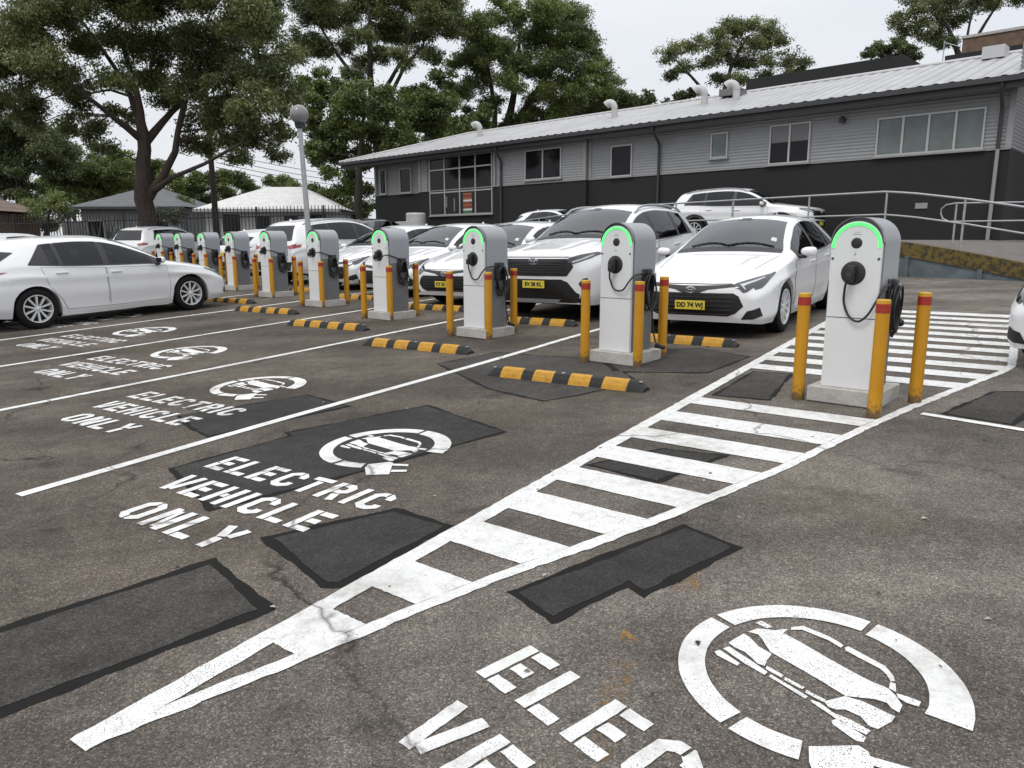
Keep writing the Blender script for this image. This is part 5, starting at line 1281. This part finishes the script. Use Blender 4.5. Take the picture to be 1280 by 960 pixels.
def foliage(name, blobs, mats, parent, origin, leaf=(.20, .065), spr=70, k=13, seed=1, droop=.35, spread=.24, rust=0.0):
    """leaf sized faces scattered in sprays through every clump"""
    rg = np.random.default_rng(seed); C = []; T = []; MI = []
    for (c, r) in blobs:
        tb = rg.normal(.45, .12); rus = 1 if rg.random() < rust else 0
        ns = int(rg.integers(12, 17)) if r > .45 else 5
        for _ in range(ns):
            u = rg.normal(size=3); u /= np.linalg.norm(u); u[2] = u[2] * .8 + .12
            sc0 = np.array(c) + u * r * rg.uniform(.35, .92); sr = r * rg.uniform(.22, .44)
            n = max(4, int(spr * sr * sr * 1.9)); q = rg.normal(size=(n, 3)); q /= np.linalg.norm(q, axis=1)[:, None]
            p = q * (sr * rg.random(n) ** .45)[:, None] * np.array([1, 1, .6])
            sc = np.repeat(p, k, axis=0) + rg.normal(size=(n * k, 3)) * spread * np.array([1, 1, .6]) * min(1.2, .35 + sr * .6)
            t0 = rg.normal(tb, .12)
            C.append(sc + sc0 - np.array(origin)); T.append(np.clip(np.repeat(rg.normal(t0, .10, n), k) + rg.normal(0, .10, n * k), 0, 1)); MI.append(np.full(n * k, rus))
    C = np.concatenate(C); T = np.concatenate(T); MI = np.concatenate(MI); n = len(C)
    d = rg.normal(size=(n, 3)); d[:, 2] -= droop; d /= np.linalg.norm(d, axis=1)[:, None]
    w = np.cross(d, rg.normal(size=(n, 3))); w /= np.linalg.norm(w, axis=1)[:, None] + 1e-9
    ls = leaf[0] * rg.uniform(.45, 1.35, n)[:, None]; ws = leaf[1] * rg.uniform(.7, 1.3, n)[:, None]
    V = np.empty((n, 4, 3)); V[:, 0] = C - d * ls * .5; V[:, 1] = C + w * ws * .5; V[:, 2] = C + d * ls * .5; V[:, 3] = C - w * ws * .5
    me = bpy.data.meshes.new(name); me.vertices.add(n * 4); me.vertices.foreach_set('co', V.reshape(-1).astype(np.float32))
    me.loops.add(n * 4); me.loops.foreach_set('vertex_index', np.arange(n * 4, dtype=np.int32))
    me.polygons.add(n); me.polygons.foreach_set('loop_start', np.arange(0, n * 4, 4, dtype=np.int32)); me.polygons.foreach_set('loop_total', np.full(n, 4, dtype=np.int32))
    for q in mats: me.materials.append(q)
    me.polygons.foreach_set('material_index', MI.astype(np.int32))
    at_ = me.attributes.new('tint', 'FLOAT', 'POINT'); at_.data.foreach_set('value', np.repeat(T, 4).astype(np.float32))
    me.update(calc_edges=True); me.validate()
    o = bpy.data.objects.new(name, me); COL.objects.link(o); o.parent = parent
    return o

def limb(b, p0, p1, r0, r1, rg, wob=.12, seg=7):
    p0, p1 = Vector(p0), Vector(p1); L_ = (p1 - p0).length; n = max(3, int(L_ / .9)); pts = []
    for i in range(n + 1):
        t = i / n; p = p0.lerp(p1, t); 
        j = wob * L_ * math.sin(math.pi * t) * .35
        p += Vector((rg.uniform(-j, j), rg.uniform(-j, j), rg.uniform(-j, j) + .10 * L_ * math.sin(math.pi * t)))
        pts.append(p)
    b.tube(pts, [r0 + (r1 - r0) * i / n for i in range(n + 1)], seg)
    return pts

def tree(name, label, cat, group, base, stems, blobs, leaves, barkm, seed, tips=.016, **kw):
    """base: foot of the trunk; stems: list of polylines [(point, radius)...]; blobs: clumps (centre, radius)"""
    rg = random.Random(seed); base = Vector(base); base.z = ground_z(base.x, base.y)
    t = empty(name, Matrix.Translation(base)); tag(t, label, cat, group)
    b = MB(); nodes = []
    for st in stems:
        st = [(Vector(p), r) for p, r in st]; P = []; Rr = []
        for (p0, r0), (p1, r1) in zip(st[:-1], st[1:]):
            n = max(2, int((p1 - p0).length / .6))
            for i in range(n): P.append(p0.lerp(p1, i / n)); Rr.append(r0 + (r1 - r0) * i / n)
        P.append(st[-1][0]); Rr.append(st[-1][1])
        P = [p + Vector((rg.uniform(-1, 1), rg.uniform(-1, 1), 0)) * r * .18 for p, r in zip(P, Rr)]
        b.tube([p - base for p in P], Rr, 12)
        nodes += list(zip(P, Rr))[len(P) // 3:]
    for c, r in blobs:
        c = Vector(c); best = min(nodes, key=lambda q: (q[0] - c).length + (3.0 if q[0].z > c.z + .6 else 0))
        r0 = min(best[1] * .5, .022 + .011 * (best[0] - c).length)
        pts = limb(b, best[0] - base, c - base, r0, tips, rg)
        nodes += [(p + base, r0 * .8) for p in pts[1:-1:2]]
        for _ in range(3):
            e = c - base + Vector((rg.uniform(-1, 1), rg.uniform(-1, 1), rg.uniform(-.3, .8))) * r * .85; limb(b, pts[-2], e, tips, tips * .3, rg, seg=5)
    b.build('trunk', barkm, t, smooth=60)
    foliage('crown', blobs, leaves, t, base, seed=seed, **kw)
    return t

def PB(lst, Y, dY, seed):
    rg = random.Random(seed); out = []
    for x, y, r in lst:
        yy = Y + rg.uniform(-dY, dY); c = at(x, y, yy); out.append((tuple(c), r / FPX * yy))
    return out
# big red barked gum at the left
Y1 = 33.0
g1 = [(20,40,42),(60,18,45),(110,10,48),(165,0,48),(220,-5,48),(275,0,46),(312,30,38),(332,68,36),(345,108,32),(358,128,22),(300,72,42),(255,60,42),(210,58,40),(162,58,34),(112,55,36),(62,78,38),(18,95,40),(30,132,30),(-30,60,50),(-20,118,36),(84,108,30),(140,100,26),(182,98,28),(236,104,38),(282,114,40),(318,132,34),(250,146,30),(285,160,34),(318,172,26),(345,192,18),(152,148,18),(112,163,20),(84,156,20),(238,180,16),(300,196,20),(262,188,16),(60,-35,50),(150,-50,56),(240,-50,55),(305,-25,40),(40,160,16),(130,188,13),(205,120,20),(355,165,16),(100,130,18),(335,20,24),(5,60,30)]
S1 = lambda x, y, dy=0: at(x, y, Y1 + dy)
tree('gum_tree', 'huge spreading gum with thick reddish trunk at the left, towering over the grey house', 'tree', 'gum trees', S1(185, 300),
     [[(at(186, 322, Y1), .52), (S1(184, 290), .41), (S1(183, 262), .37), (S1(180, 238), .38), (S1(180, 205), .29), (S1(178, 168), .25), (S1(176, 140), .15), (S1(165, 95), .12), (S1(150, 45), .08)],
      [(S1(186, 246), .24), (S1(203, 222), .17), (S1(218, 190), .14), (S1(222, 165), .12), (S1(232, 125), .11), (S1(250, 80), .08)],
      [(S1(190, 240), .16), (S1(215, 222, -1), .09), (S1(255, 205, -2), .07), (S1(300, 180, -3), .06)],
      [(S1(180, 180), .20), (S1(215, 140, 1), .12), (S1(262, 95, 1), .09), (S1(300, 40, 1), .06)],
      [(S1(178, 175), .17), (S1(140, 145, -1), .10), (S1(95, 110, -2), .07), (S1(50, 70, -2), .05)],
      [(S1(178, 165), .17), (S1(160, 110, 2), .11), (S1(120, 50, 2), .07), (S1(90, 10, 2), .05)]],
     PB(g1, Y1, 3.2, 3), [M['leaf_gum'], M['leaf_rust']], M['bark_red'], 21, spr=62, k=19, leaf=(.165, .058), spread=.30)
# gum at the left end of the long building
Y2 = 56.0; S2 = lambda x, y, dy=0: at(x, y, Y2 + dy)
g2 = [(380,15,22),(400,8,26),(425,20,24),(455,0,30),(490,10,28),(520,-5,36),(545,20,32),(560,35,22),(505,40,26),(530,48,24),(478,42,20),(450,45,16),(385,50,20),(372,68,16),(400,62,20),(410,25,18),(500,75,18),(475,70,14),(440,95,14),(455,80,14),(560,0,24),(540,70,14),(430,60,14),(400,-15,26),(470,-25,34),(550,-25,34)]
tree('gum_tree', 'tall open gum with thin dark limbs above the left end of the pale roof', 'tree', 'gum trees', S2(480, 280),
     [[(at(482, 330, Y2), .40), (S2(478, 240), .32), (S2(470, 180), .27), (S2(464, 110), .24), (S2(462, 60), .17), (S2(462, 10), .10)],
      [(S2(470, 170), .2), (S2(445, 100), .14), (S2(420, 65), .11), (S2(398, 30), .07)],
      [(S2(476, 190), .2), (S2(492, 110), .14), (S2(505, 85), .12), (S2(530, 55), .07)], [(S2(470, 130), .18), (S2(500, 80), .12), (S2(520, 30), .07)]],
     PB(g2, Y2, 3, 5), [M['leaf_gum'], M['leaf_rust']], M['bark_dark'], 22, spr=46, k=18, leaf=(.21, .075), spread=.38, tips=.02)
g2b = [(400,110,22),(425,120,26),(390,135,20),(450,130,28),(480,135,28),(510,150,28),(540,135,24),(400,165,24),(430,160,26),(470,170,30),(505,180,30),(545,165,26),(560,130,18),(395,195,20),(425,195,22),(455,195,24),(580,165,20),(600,150,18),(380,110,16),(410,215,12),(520,120,20),(555,100,16)]
tree('leafy_tree', 'dense green tree below the open gum, just left of the pale roof', 'tree', 'trees behind the building', at(450, 300, 50),
     [[(at(450, 330, 50), .30), (at(448, 240, 50), .24), (at(450, 190, 50), .18), (at(455, 140, 50), .08)]], PB(g2b, 51, 3, 6), [M['leaf_green'], M['leaf_rust']], M['bark_dark'], 23, spr=62, k=13, leaf=(.26, .10), spread=.3, rust=.012)
# twin stemmed gum behind the roof
Y3 = 60.0; S3 = lambda x, y, dy=0: at(x, y, Y3 + dy)
g3 = [(590,40,22),(610,22,20),(632,10,16),(640,28,18),(665,20,24),(690,18,26),(712,25,24),(720,48,22),(740,60,18),(700,55,24),(670,50,20),(605,55,22),(625,70,26),(595,75,20),(650,80,22),(680,82,24),(712,80,24),(735,92,20),(752,85,16),(765,105,18),(755,120,20),(725,118,22),(695,110,22),(600,100,20),(640,105,22),(580,115,20),(610,130,18),(670,128,24),(700,140,22),(735,142,18),(655,152,18),(760,132,16),(572,80,14),(778,120,12),(625,-5,12)]
tree('gum_tree', 'broad gum with twin reddish stems behind the middle of the pale roof', 'tree', 'gum trees', S3(640, 290),
     [[(at(640, 335, Y3), .45), (S3(637, 220), .38), (S3(636, 150), .32), (S3(645, 100), .2), (S3(650, 40), .1)], [(at(622, 335, Y3 + 1), .3), (S3(619, 200), .25), (S3(618, 130), .2), (S3(605, 60), .08)], [(S3(637, 165), .24), (S3(665, 120), .16), (S3(705, 70), .1)], [(S3(637, 170), .2), (S3(690, 150), .14), (S3(740, 110), .08)]],
     PB(g3, Y3, 3.2, 8), [M['leaf_green'], M['leaf_rust']], M['bark_red'], 24, spr=44, k=18, leaf=(.23, .08), spread=.40, tips=.02)
# dark bush mass behind the roof
for i, (lst, lab) in enumerate([([(570,165,24),(600,165,22),(625,175,22),(560,190,22),(590,150,18),(540,185,24),(520,195,20)], 'dark thicket of trees low behind the left part of the roof'), ([(660,160,22),(690,150,20),(715,150,20),(740,145,16),(790,128,15),(770,135,14),(810,125,10)], 'dark low trees along the roofline behind the first two vent cowls')]):
    tree('leafy_tree', lab, 'tree', 'trees behind the building', at(lst[1][0], 300, 64), [[(at(lst[1][0], 330, 64), .25), (at(lst[1][0], 200, 64), .12)]], PB(lst, 64, 2.5, 30 + i), [M['leaf_dark']] * 2, M['bark_dark'], 31 + i, spr=42, k=12, leaf=(.34, .13), spread=.35, tips=.03)
g4 = [(835,70,14),(850,62,14),(870,60,16),(855,85,12),(895,55,18),(915,40,18),(935,32,18),(955,38,18),(970,55,16),(940,58,18),(905,75,16),(930,80,16),(960,75,14),(985,75,14),(1003,82,12),(880,80,12),(925,100,12),(955,95,12),(840,95,8),(900,100,12),(990,92,12)]
tree('gum_tree', 'airy gum standing alone above the roof, behind the pair of vent cowls', 'tree', 'gum trees', at(905, 300, 58),
     [[(at(905, 330, 58), .3), (at(903, 180, 58), .25), (at(902, 125, 58), .2), (at(915, 80, 58), .12), (at(935, 45, 58), .07)], [(at(903, 140, 58), .15), (at(868, 100, 58), .1), (at(845, 75, 58), .06)]], PB(g4, 58, 2.5, 12), [M['leaf_gum'], M['leaf_rust']], M['bark_dark'], 25, spr=38, k=16, leaf=(.21, .075), spread=.36)
g4b = [(835,130,8),(850,123,10),(865,118,8),(820,135,6)]
tree('leafy_tree', 'small bush top at the roofline left of the pair of vent cowls', 'tree', 'trees behind the building', at(845, 300, 60), [[(at(845, 330, 60), .2), (at(846, 135, 60), .08)]], PB(g4b, 60, 1, 13), [M['leaf_dark']] * 2, M['bark_dark'], 36, spr=40, k=12, leaf=(.28, .1))
g5 = [(1085,68,10),(1098,62,12),(1115,60,12),(1125,52,9),(1132,62,12),(1143,72,9),(1100,75,10),(1120,74,12)]
tree('leafy_tree', 'small round tree top over the dark block, left of the brick tower', 'tree', 'trees behind the building', at(1112, 300, 62), [[(at(1112, 330, 62), .25), (at(1112, 85, 62), .12), (at(1115, 60, 62), .07)]], PB(g5, 62, 1.5, 14), [M['leaf_gum'], M['leaf_rust']], M['bark_dark'], 26, spr=44, k=12, leaf=(.26, .09))
g6 = [(1120,28,12),(1140,15,16),(1165,8,18),(1190,5,18),(1215,0,18),(1150,35,16),(1175,28,18),(1200,25,14),(1235,5,16),(1165,50,14),(1185,55,12),(1240,-12,20),(1180,-15,24),(1140,-5,14),(1270,0,14),(1130,38,10)]
tree('gum_tree', 'gum with bare twigs at the top right corner behind the brick tower', 'tree', 'gum trees', at(1200, 300, 46),
     [[(at(1204, 330, 46), .3), (at(1202, 120, 46), .22), (at(1200, 75, 46), .18), (at(1185, 35, 46), .1), (at(1170, 5, 46), .06)], [(at(1202, 85, 46), .14), (at(1225, 40, 46), .09), (at(1250, 0, 46), .05)], [(at(1202, 80, 46), .1), (at(1212, 30, 46), .06), (at(1222, -10, 46), .04)]], PB(g6, 46, 2, 15), [M['leaf_gum'], M['leaf_rust']], M['bark_dark'], 27, spr=52, k=17, leaf=(.17, .06), spread=.32)
# trees on the rise behind the houses
BG = [([(-20,180,40),(20,175,38),(60,180,34),(40,215,36),(0,225,36),(-30,230,30),(80,215,26),(30,250,26),(-10,265,22),(30,160,22),(0,155,18),(70,165,16)], 70, 'leaf_dark', 'dark tree mass above the brick cottage at the left edge'),
      ([(110,205,30),(140,215,28),(95,235,26),(125,240,26),(165,235,22),(85,190,16),(150,195,16)], 72, 'leaf_green', 'lighter green tree behind the grey roofed house'),
      ([(55,262,16),(70,252,16),(45,272,14),(80,268,14),(62,280,12),(38,258,12)], 44, 'leaf_green', 'green bush between the brick cottage and the grey house'),
      ([(215,228,18),(232,240,16),(205,245,14),(222,255,14),(245,225,14)], 62, 'leaf_green', 'green tree behind the trunk, between the two pale and grey houses'),
      ([(270,222,18),(290,222,16),(305,232,12),(255,232,14),(285,238,14)], 64, 'leaf_green', 'round green tree behind the white house ridge at its left'),
      ([(340,228,10),(355,228,12),(368,235,9),(348,238,10)], 75, 'leaf_green', 'small green tree top just behind the white house ridge'),
      ([(395,240,12),(412,245,14),(430,235,16),(448,240,18),(430,258,14),(452,265,14),(410,262,10),(440,220,12),(392,255,8)], 52, 'leaf_green', 'green shrubs beside the left corner of the long building'),
      ([(10,275,16),(30,280,14),(-10,278,16),(48,282,12),(60,285,10),(20,265,14),(-25,268,16)], 50, 'leaf_dark', 'dark hedge behind the fence at the far left edge'),
      ([(75,240,18),(95,250,16),(115,262,16),(60,235,18),(85,228,16),(130,250,14),(105,240,14),(85,262,14)], 84, 'leaf_green', 'mid green tree filling the gap left of the grey cottage roof'),
      ([(170,215,18),(190,225,16),(160,235,16),(175,245,14),(205,215,14),(150,228,14),(190,205,14)], 86, 'leaf_green', 'mid green tree showing beside the thick trunk above the grey roof'),
      ([(235,262,12),(222,272,12),(245,268,10),(230,255,10),(228,282,10),(240,280,9)], 56, 'leaf_green', 'green shrub between the grey cottage and the white cottage'),
      ([(290,245,14),(270,250,14),(250,246,14),(310,240,12),(255,258,10),(330,242,10),(235,245,10)], 90, 'leaf_dark', 'distant dark trees behind the left end of the white cottage ridge'),
      ([(385,250,14),(405,256,14),(372,252,12),(425,262,14),(445,270,14),(460,255,14),(392,268,12),(412,272,12),(432,280,12),(455,285,12),(360,248,10)], 68, 'leaf_green', 'green trees behind the right end of the white cottage roof'),
      ([(200,270,10),(215,272,12),(230,268,8),(190,262,8)], 45, 'leaf_dark', 'dark shrub at the foot of the thick trunk, behind the fence')]
for i, (lst, Y, lm, lab) in enumerate(BG):
    cx = sum(q[0] for q in lst) / len(lst); cy = min(q[1] for q in lst)
    tree('leafy_tree' if i not in (2, 7, 10, 13) else 'bush', lab, 'tree' if i not in (2, 6, 7, 10, 13) else 'bush', 'trees behind the houses', at(cx, 300, Y), [[(at(cx, 325, Y), .28), (at(cx, cy + 30, Y), .12)]], PB(lst, Y, 2, 40 + i), [M[lm], M['leaf_rust']], M['bark_dark'], 41 + i, spr=48, k=12, leaf=(.28, .10) if Y > 50 else (.2, .07), spread=.3, tips=.03, rust=0)

# ------------------------------------------------------------------ houses
def tile_mat(name, a, b_):
    m, nt, bs = newmat(name); L = nt.links.new
    tc = N(nt, 'ShaderNodeTexCoord'); wv = N(nt, 'ShaderNodeTexWave', i_Scale=1.4, i_Distortion=.6, bands_direction='Z'); L(tc.outputs['Object'], wv.inputs['Vector'])
    no = N(nt, 'ShaderNodeTexNoise', i_Scale=3, i_Detail=5); L(tc.outputs['Object'], no.inputs['Vector'])
    rp = ramp(nt, [(.3, a), (.7, b_)]); L(no.outputs['Fac'], rp.inputs[0]); L(rp.outputs[0], bs.inputs['Base Color']); bs.inputs['Roughness'].default_value = .7
    bp = N(nt, 'ShaderNodeBump', i_Strength=.5, i_Distance=.05); L(wv.outputs['Fac'], bp.inputs['Height']); L(bp.outputs[0], bs.inputs['Normal'])
    return m
M['roof_white'] = tile_mat('pale roof tiles', (.52, .52, .51), (.64, .64, .63)); M['roof_grey'] = tile_mat('dark grey roof tiles', (.075, .078, .085), (.11, .112, .12)); M['roof_brown'] = tile_mat('brown roof tiles', (.10, .065, .05), (.15, .10, .075))
M['wall_white'] = mat('white weatherboard', (.46, .46, .45), .7, var=.08, scale=2); M['wall_grey'] = mat('grey render', (.16, .165, .17), .8, var=.1); M['teal'] = mat('pale teal wall', (.20, .32, .32), .7)
def house(name, label, xl, xr, ye, yr_, Y, wallm, roofm, depth=8.0, hip=.36, openings=()):
    a, c = at(xl, ye, Y), at(xr, ye, Y); ze = (a.z + c.z) / 2; zr_ = at((xl + xr) / 2, yr_, Y + depth / 2).z
    gx, gy = (a.x + c.x) / 2, Y; g = ground_z(gx, gy) - .1; w = c.x - a.x
    t = empty(name, Matrix.Translation((gx, gy, g))); tag(t, label, 'house')
    b = MB(); b.box((0, depth / 2 + .5, (ze - g - .05) / 2), (w - 1.0, depth, ze - g - .05)); b.build('wall', wallm, t)
    h = w / 2; H_ = hip * w; z0, z1 = ze - g, zr_ - g; y0, y1, ym = 0, depth + 1, (depth + 1) / 2
    b = MB(); b.add([(-h, y0, z0), (h, y0, z0), (h, y1, z0), (-h, y1, z0), (-h + H_, ym, z1), (h - H_, ym, z1)], [(0, 1, 5, 4), (1, 2, 5), (2, 3, 4, 5), (3, 0, 4), (0, 3, 2, 1)])
    r = b.build('roof', roofm, t)
    b = MB(); b.box((0, y0 + .02, z0 - .09), (w - .02, .06, .17)); b.build('gutter', M['gutter'] if wallm != M['wall_white'] else M['frame'], r)
    for kind, x0, x1, za, zb_ in openings:
        b = MB(); b.box(((x0 + x1) / 2, .48, (za + zb_) / 2), (x1 - x0, .08, zb_ - za)); f = b.build(kind, M['frame'], t)
        b = MB(); b.box(((x0 + x1) / 2, .45, (za + zb_) / 2), (x1 - x0 - .14, .08, zb_ - za - .14)); b.build('pane', M['winglass'], f)
    return t
house('cottage', 'white cottage with a pale tiled hip roof behind the fence and lamp post', 240, 425, 261, 233, 46, M['wall_white'], M['roof_white'], 7, .37, [('window', -2.9, -1.7, 1.3, 2.5), ('door', .9, 1.8, .2, 2.4), ('window', 2.4, 3.5, 1.3, 2.5), ('window', -.9, .1, 1.3, 2.4)])
house('cottage', 'grey cottage with a dark hip roof behind the thick tree trunk', 86, 230, 258, 234, 52, M['wall_grey'], M['roof_grey'], 7, .42, [('window', -3.0, -1.9, 1.1, 2.4), ('window', 1.6, 2.6, 1.1, 2.4)])
house('cottage', 'red brick cottage with a brown roof cut by the left edge', -160, -8, 263, 246, 40, M['brick'], M['roof_brown'], 4, .25, [('window', 1.2, 2.3, 1.1, 2.4)])

# ------------------------------------------------------------------ fence of steel bars
M['fence'] = mat('black steel', (.012, .012, .013), .5)
FA, FB = at(-90, 300, 31.0), at(470, 300, 31.0)
fx0, fx1 = FA.x, FB.x
def fence(x0, x1, ya, yb_, label):
    t = empty('bar_fence', Matrix.Translation((x0, ya, ground_z(x0, ya)))); tag(t, label, 'fence', 'black bar fences')
    Lx = x1 - x0; P = lambda u, z: Vector((u * Lx, u * (yb_ - ya), ground_z(x0 + u * Lx, ya + u * (yb_ - ya)) - ground_z(x0, ya) + z))
    n = int(Lx / .135); b = MB()
    for i in range(n + 1): u = i / n; b.tube([P(u, .10), P(u, 2.35)], [.017, .017], 5)
    b.build('picket', M['fence'], t)
    b = MB()
    for z in (.35, 1.95): b.tube([P(i / 30, z) for i in range(31)], .022, 6)
    b.build('rail', M['fence'], t)
    for i in range(int(Lx / 2.6) + 1):
        u = min(1, i * 2.6 / Lx); b = MB(); b.box(P(u, 1.15), (.065, .065, 2.4)); b.build('post', M['fence'], t)
xm = at(232, 300, 31).x
fence(xm + .1, at(446, 300, 33).x, 31.0, 33.0, 'black steel bar fence in front of the white cottage')
fence(fx0, xm, 33.0, 31.0, 'black steel bar fence before the grey and brick cottages')
M['paling'] = mat('weathered grey palings', (.17, .165, .16), .85, var=.3, scale=9)
x0, x1 = at(82, 300, 38).x, at(108, 300, 38).x; b = MB()
for i in range(9): b.box((i * .13, 0, 1.05), (.115, .03, 2.1 + .04 * (i % 3)))
o = b.build('paling_fence', M['paling'], None, m=Matrix.Translation((x0, 38, ground_z(x0, 38)))); tag(o, 'short grey paling fence left of the grey cottage', 'fence')

# strappy plant
p0 = at(140, 300, 29.5); p0.z = ground_z(p0.x, p0.y); rg = random.Random(4); b = MB()
for i in range(150):
    a = rg.uniform(0, 6.283); L_ = rg.uniform(1.0, 1.9); rise = rg.uniform(.5, 1.35); c = Vector((rg.uniform(-.7, .7), rg.uniform(-.3, .3), 0)); pts = []
    for k in range(6): u = k / 5; pts.append(c + Vector((math.cos(a) * L_ * .62 * u, math.sin(a) * L_ * .5 * u, rise * 1.9 * u - 1.0 * u * u * (1.6 - rise))))
    n = Vector((-math.sin(a), math.cos(a), 0)); vs = []
    for k, q in enumerate(pts): w = .028 * (1 - (k / 5) ** 2) + .003; vs += [q - n * w, q + n * w]
    b.add(vs, [(2*k, 2*k+1, 2*k+3, 2*k+2) for k in range(5)])
M['strap'] = mat('dark strap leaves', (.022, .030, .016), .45, var=.4, scale=3)
tag(b.build('strap_plant', M['strap'], None, m=Matrix.Translation(p0)), 'dark spiky strap leaved plant left of the thick trunk, behind the wagon', 'plant')

# ------------------------------------------------------------------ lamp post and power pole
M['globe'] = mat('smoky globe', (.20, .195, .20), .2, var=.15)
lb = at(389, 318, 17.0); lb.z = ground_z(lb.x, lb.y); tp = at(374, 143, 17.0)
lp = empty('lamp_post', Matrix.Translation(lb)); tag(lp, 'tall pale lamp post with a round globe, yellow at its foot, by the fifth charger', 'lamp post')
top = Vector((tp.x - lb.x, tp.y - lb.y, tp.z - lb.z))
b = MB(); b.tube([top * .27, top * .6, top - Vector((0, 0, .26))], [.062, .056, .048], 14); b.build('post', M['galv'], lp, smooth=50)
b = MB(); b.tube([(0, 0, -.05), top * .27], .066, 14); b.build('yellow_base', M['bollard'], lp, smooth=50)
b = MB(); b.lathe([(.05, -.30), (.095, -.27), (.11, -.20), (.12, -.19), (.10, -.17)], 20, Matrix.Translation(top)); b.build('collar', M['gutter'], lp, smooth=40)
b = MB(); b.lathe([(.001 + .2 * math.sin(math.pi * (.08 + .92 * (1 - i / 18))), -.2 * math.cos(math.pi * (.08 + .92 * (1 - i / 18))) * -1) for i in range(19)], 28, Matrix.Translation(top)); b.build('globe', M['globe'], lp, smooth=80)
pb = at(272, 300, 41.0); pb.z = ground_z(pb.x, pb.y)
pp = empty('power_pole', Matrix.Translation(pb)); tag(pp, 'dark timber power pole before the white cottage', 'power pole')
b = MB(); b.tube([(0, 0, -.2), (-.06, 0, 9.2)], [.17, .12], 12); b.build('pole', M['bark_dark'], pp, smooth=50)
b = MB(); b.box((-.06, -.14, 8.2), (2.2, .1, .1)); b.build('cross_arm', M['bark_dark'], pp)
b = MB(); [b.lathe([(0, 8.45), (.05, 8.42), (.04, 8.34), (.06, 8.30), (.03, 8.24)], 8, Matrix.Translation((x, -.14, 0))) for x in (-1.0, -.4, .4, .9)]; b.build('insulator', M['galv'], pp)
b = MB()
for k, (yy, dz) in enumerate(((204, 0), (211, 0), (217, 0), (223, 0))):
    A = at(270, yy - 14, 41); B_ = at(560, yy + 20, 70); pts = []
    for i in range(17): u = i / 16; q = A.lerp(B_, u); q.z -= 1.2 * 4 * u * (1 - u) * .5; pts.append(q)
    b.tube(pts, .018, 5)
tag(b.build('power_line', M['fence']), 'thin overhead wires leaving the power pole to the right', 'power line')

# ================================================================== light, sky, camera
SUN_EL, SUN_AZ = 58.0, 215.0       # azimuth measured clockwise from +y
w = bpy.data.worlds.new('World'); scene.world = w; w.use_nodes = True
nt = w.node_tree; L = nt.links.new
for n in list(nt.nodes): nt.nodes.remove(n)
out = nt.nodes.new('ShaderNodeOutputWorld'); bg = nt.nodes.new('ShaderNodeBackground')
sky = nt.nodes.new('ShaderNodeTexSky'); sky.sky_type = 'NISHITA'; sky.sun_disc = False
sky.sun_elevation = R(SUN_EL); sky.sun_rotation = R(SUN_AZ); sky.air_density = 1; sky.dust_density = 4; sky.ozone_density = 1
tc = nt.nodes.new('ShaderNodeTexCoord')
# a closed layer of cloud, brighter overhead, over the blue sky
sx = nt.nodes.new('ShaderNodeSeparateXYZ'); L(tc.outputs['Generated'], sx.inputs[0])
el = ramp(nt, [(0.0, (7.6, 7.75, 8.05)), (.25, (8.0, 8.15, 8.45)), (.6, (12.5, 12.6, 12.9)), (1.0, (15.5, 15.5, 15.5))]); L(sx.outputs['Z'], el.inputs[0])
no = N(nt, 'ShaderNodeTexNoise', i_Scale=2.2, i_Detail=6, i_Roughness=.55); mp = N(nt, 'ShaderNodeMapping'); mp.inputs['Scale'].default_value = (1, 1, 2.2); L(tc.outputs['Generated'], mp.inputs['Vector']); L(mp.outputs[0], no.inputs['Vector'])
cl = ramp(nt, [(.3, (.90, .92, .95)), (.7, (1.06, 1.06, 1.05))]); L(no.outputs['Fac'], cl.inputs[0])
mu = N(nt, 'ShaderNodeMix', data_type='RGBA', blend_type='MULTIPLY'); mu.inputs[0].default_value = 1; L(el.outputs[0], mu.inputs[6]); L(cl.outputs[0], mu.inputs[7])
mx = N(nt, 'ShaderNodeMix', data_type='RGBA'); mx.inputs[0].default_value = .88; L(sky.outputs[0], mx.inputs[6]); L(mu.outputs[2], mx.inputs[7])
L(mx.outputs[2], bg.inputs['Color']); bg.inputs['Strength'].default_value = .10; L(bg.outputs[0], out.inputs['Surface'])
sd = bpy.data.lights.new('sun', 'SUN'); sd.energy = .9; sd.angle = R(16); sd.color = (1, .97, .93)
so = bpy.data.objects.new('sun', sd); COL.objects.link(so)
a = R(SUN_AZ); e = R(SUN_EL); sv = Vector((math.sin(a) * math.cos(e), math.cos(a) * math.cos(e), math.sin(e)))
so.rotation_euler = (-sv).to_track_quat('-Z', 'Y').to_euler(); so.location = sv * 60

cam = bpy.data.cameras.new('camera'); co = bpy.data.objects.new('camera', cam); COL.objects.link(co)
cam.sensor_width = 36; cam.lens = FPX / 1280 * 36; cam.clip_start = .05; cam.clip_end = 6000
cr, sr = math.cos(ROLL), math.sin(ROLL)
fw = Vector((0, math.cos(PITCH), -math.sin(PITCH))); ri = Vector((1, 0, 0)); up = ri.cross(fw)
r2 = ri * cr + up * sr; u2 = up * cr - ri * sr
co.matrix_world = Matrix(((r2.x, u2.x, -fw.x, 0), (r2.y, u2.y, -fw.y, 0), (r2.z, u2.z, -fw.z, CAMH), (0, 0, 0, 1)))
scene.camera = co
scene.view_settings.view_transform = 'Standard'; scene.view_settings.look = 'None'
scene.view_settings.exposure = .2; scene.view_settings.gamma = 1; scene.view_settings.use_curve_mapping = False
scene.render.engine = 'CYCLES'; scene.cycles.max_bounces = 6; scene.cycles.transparent_max_bounces = 12
scene.cycles.use_denoising = True
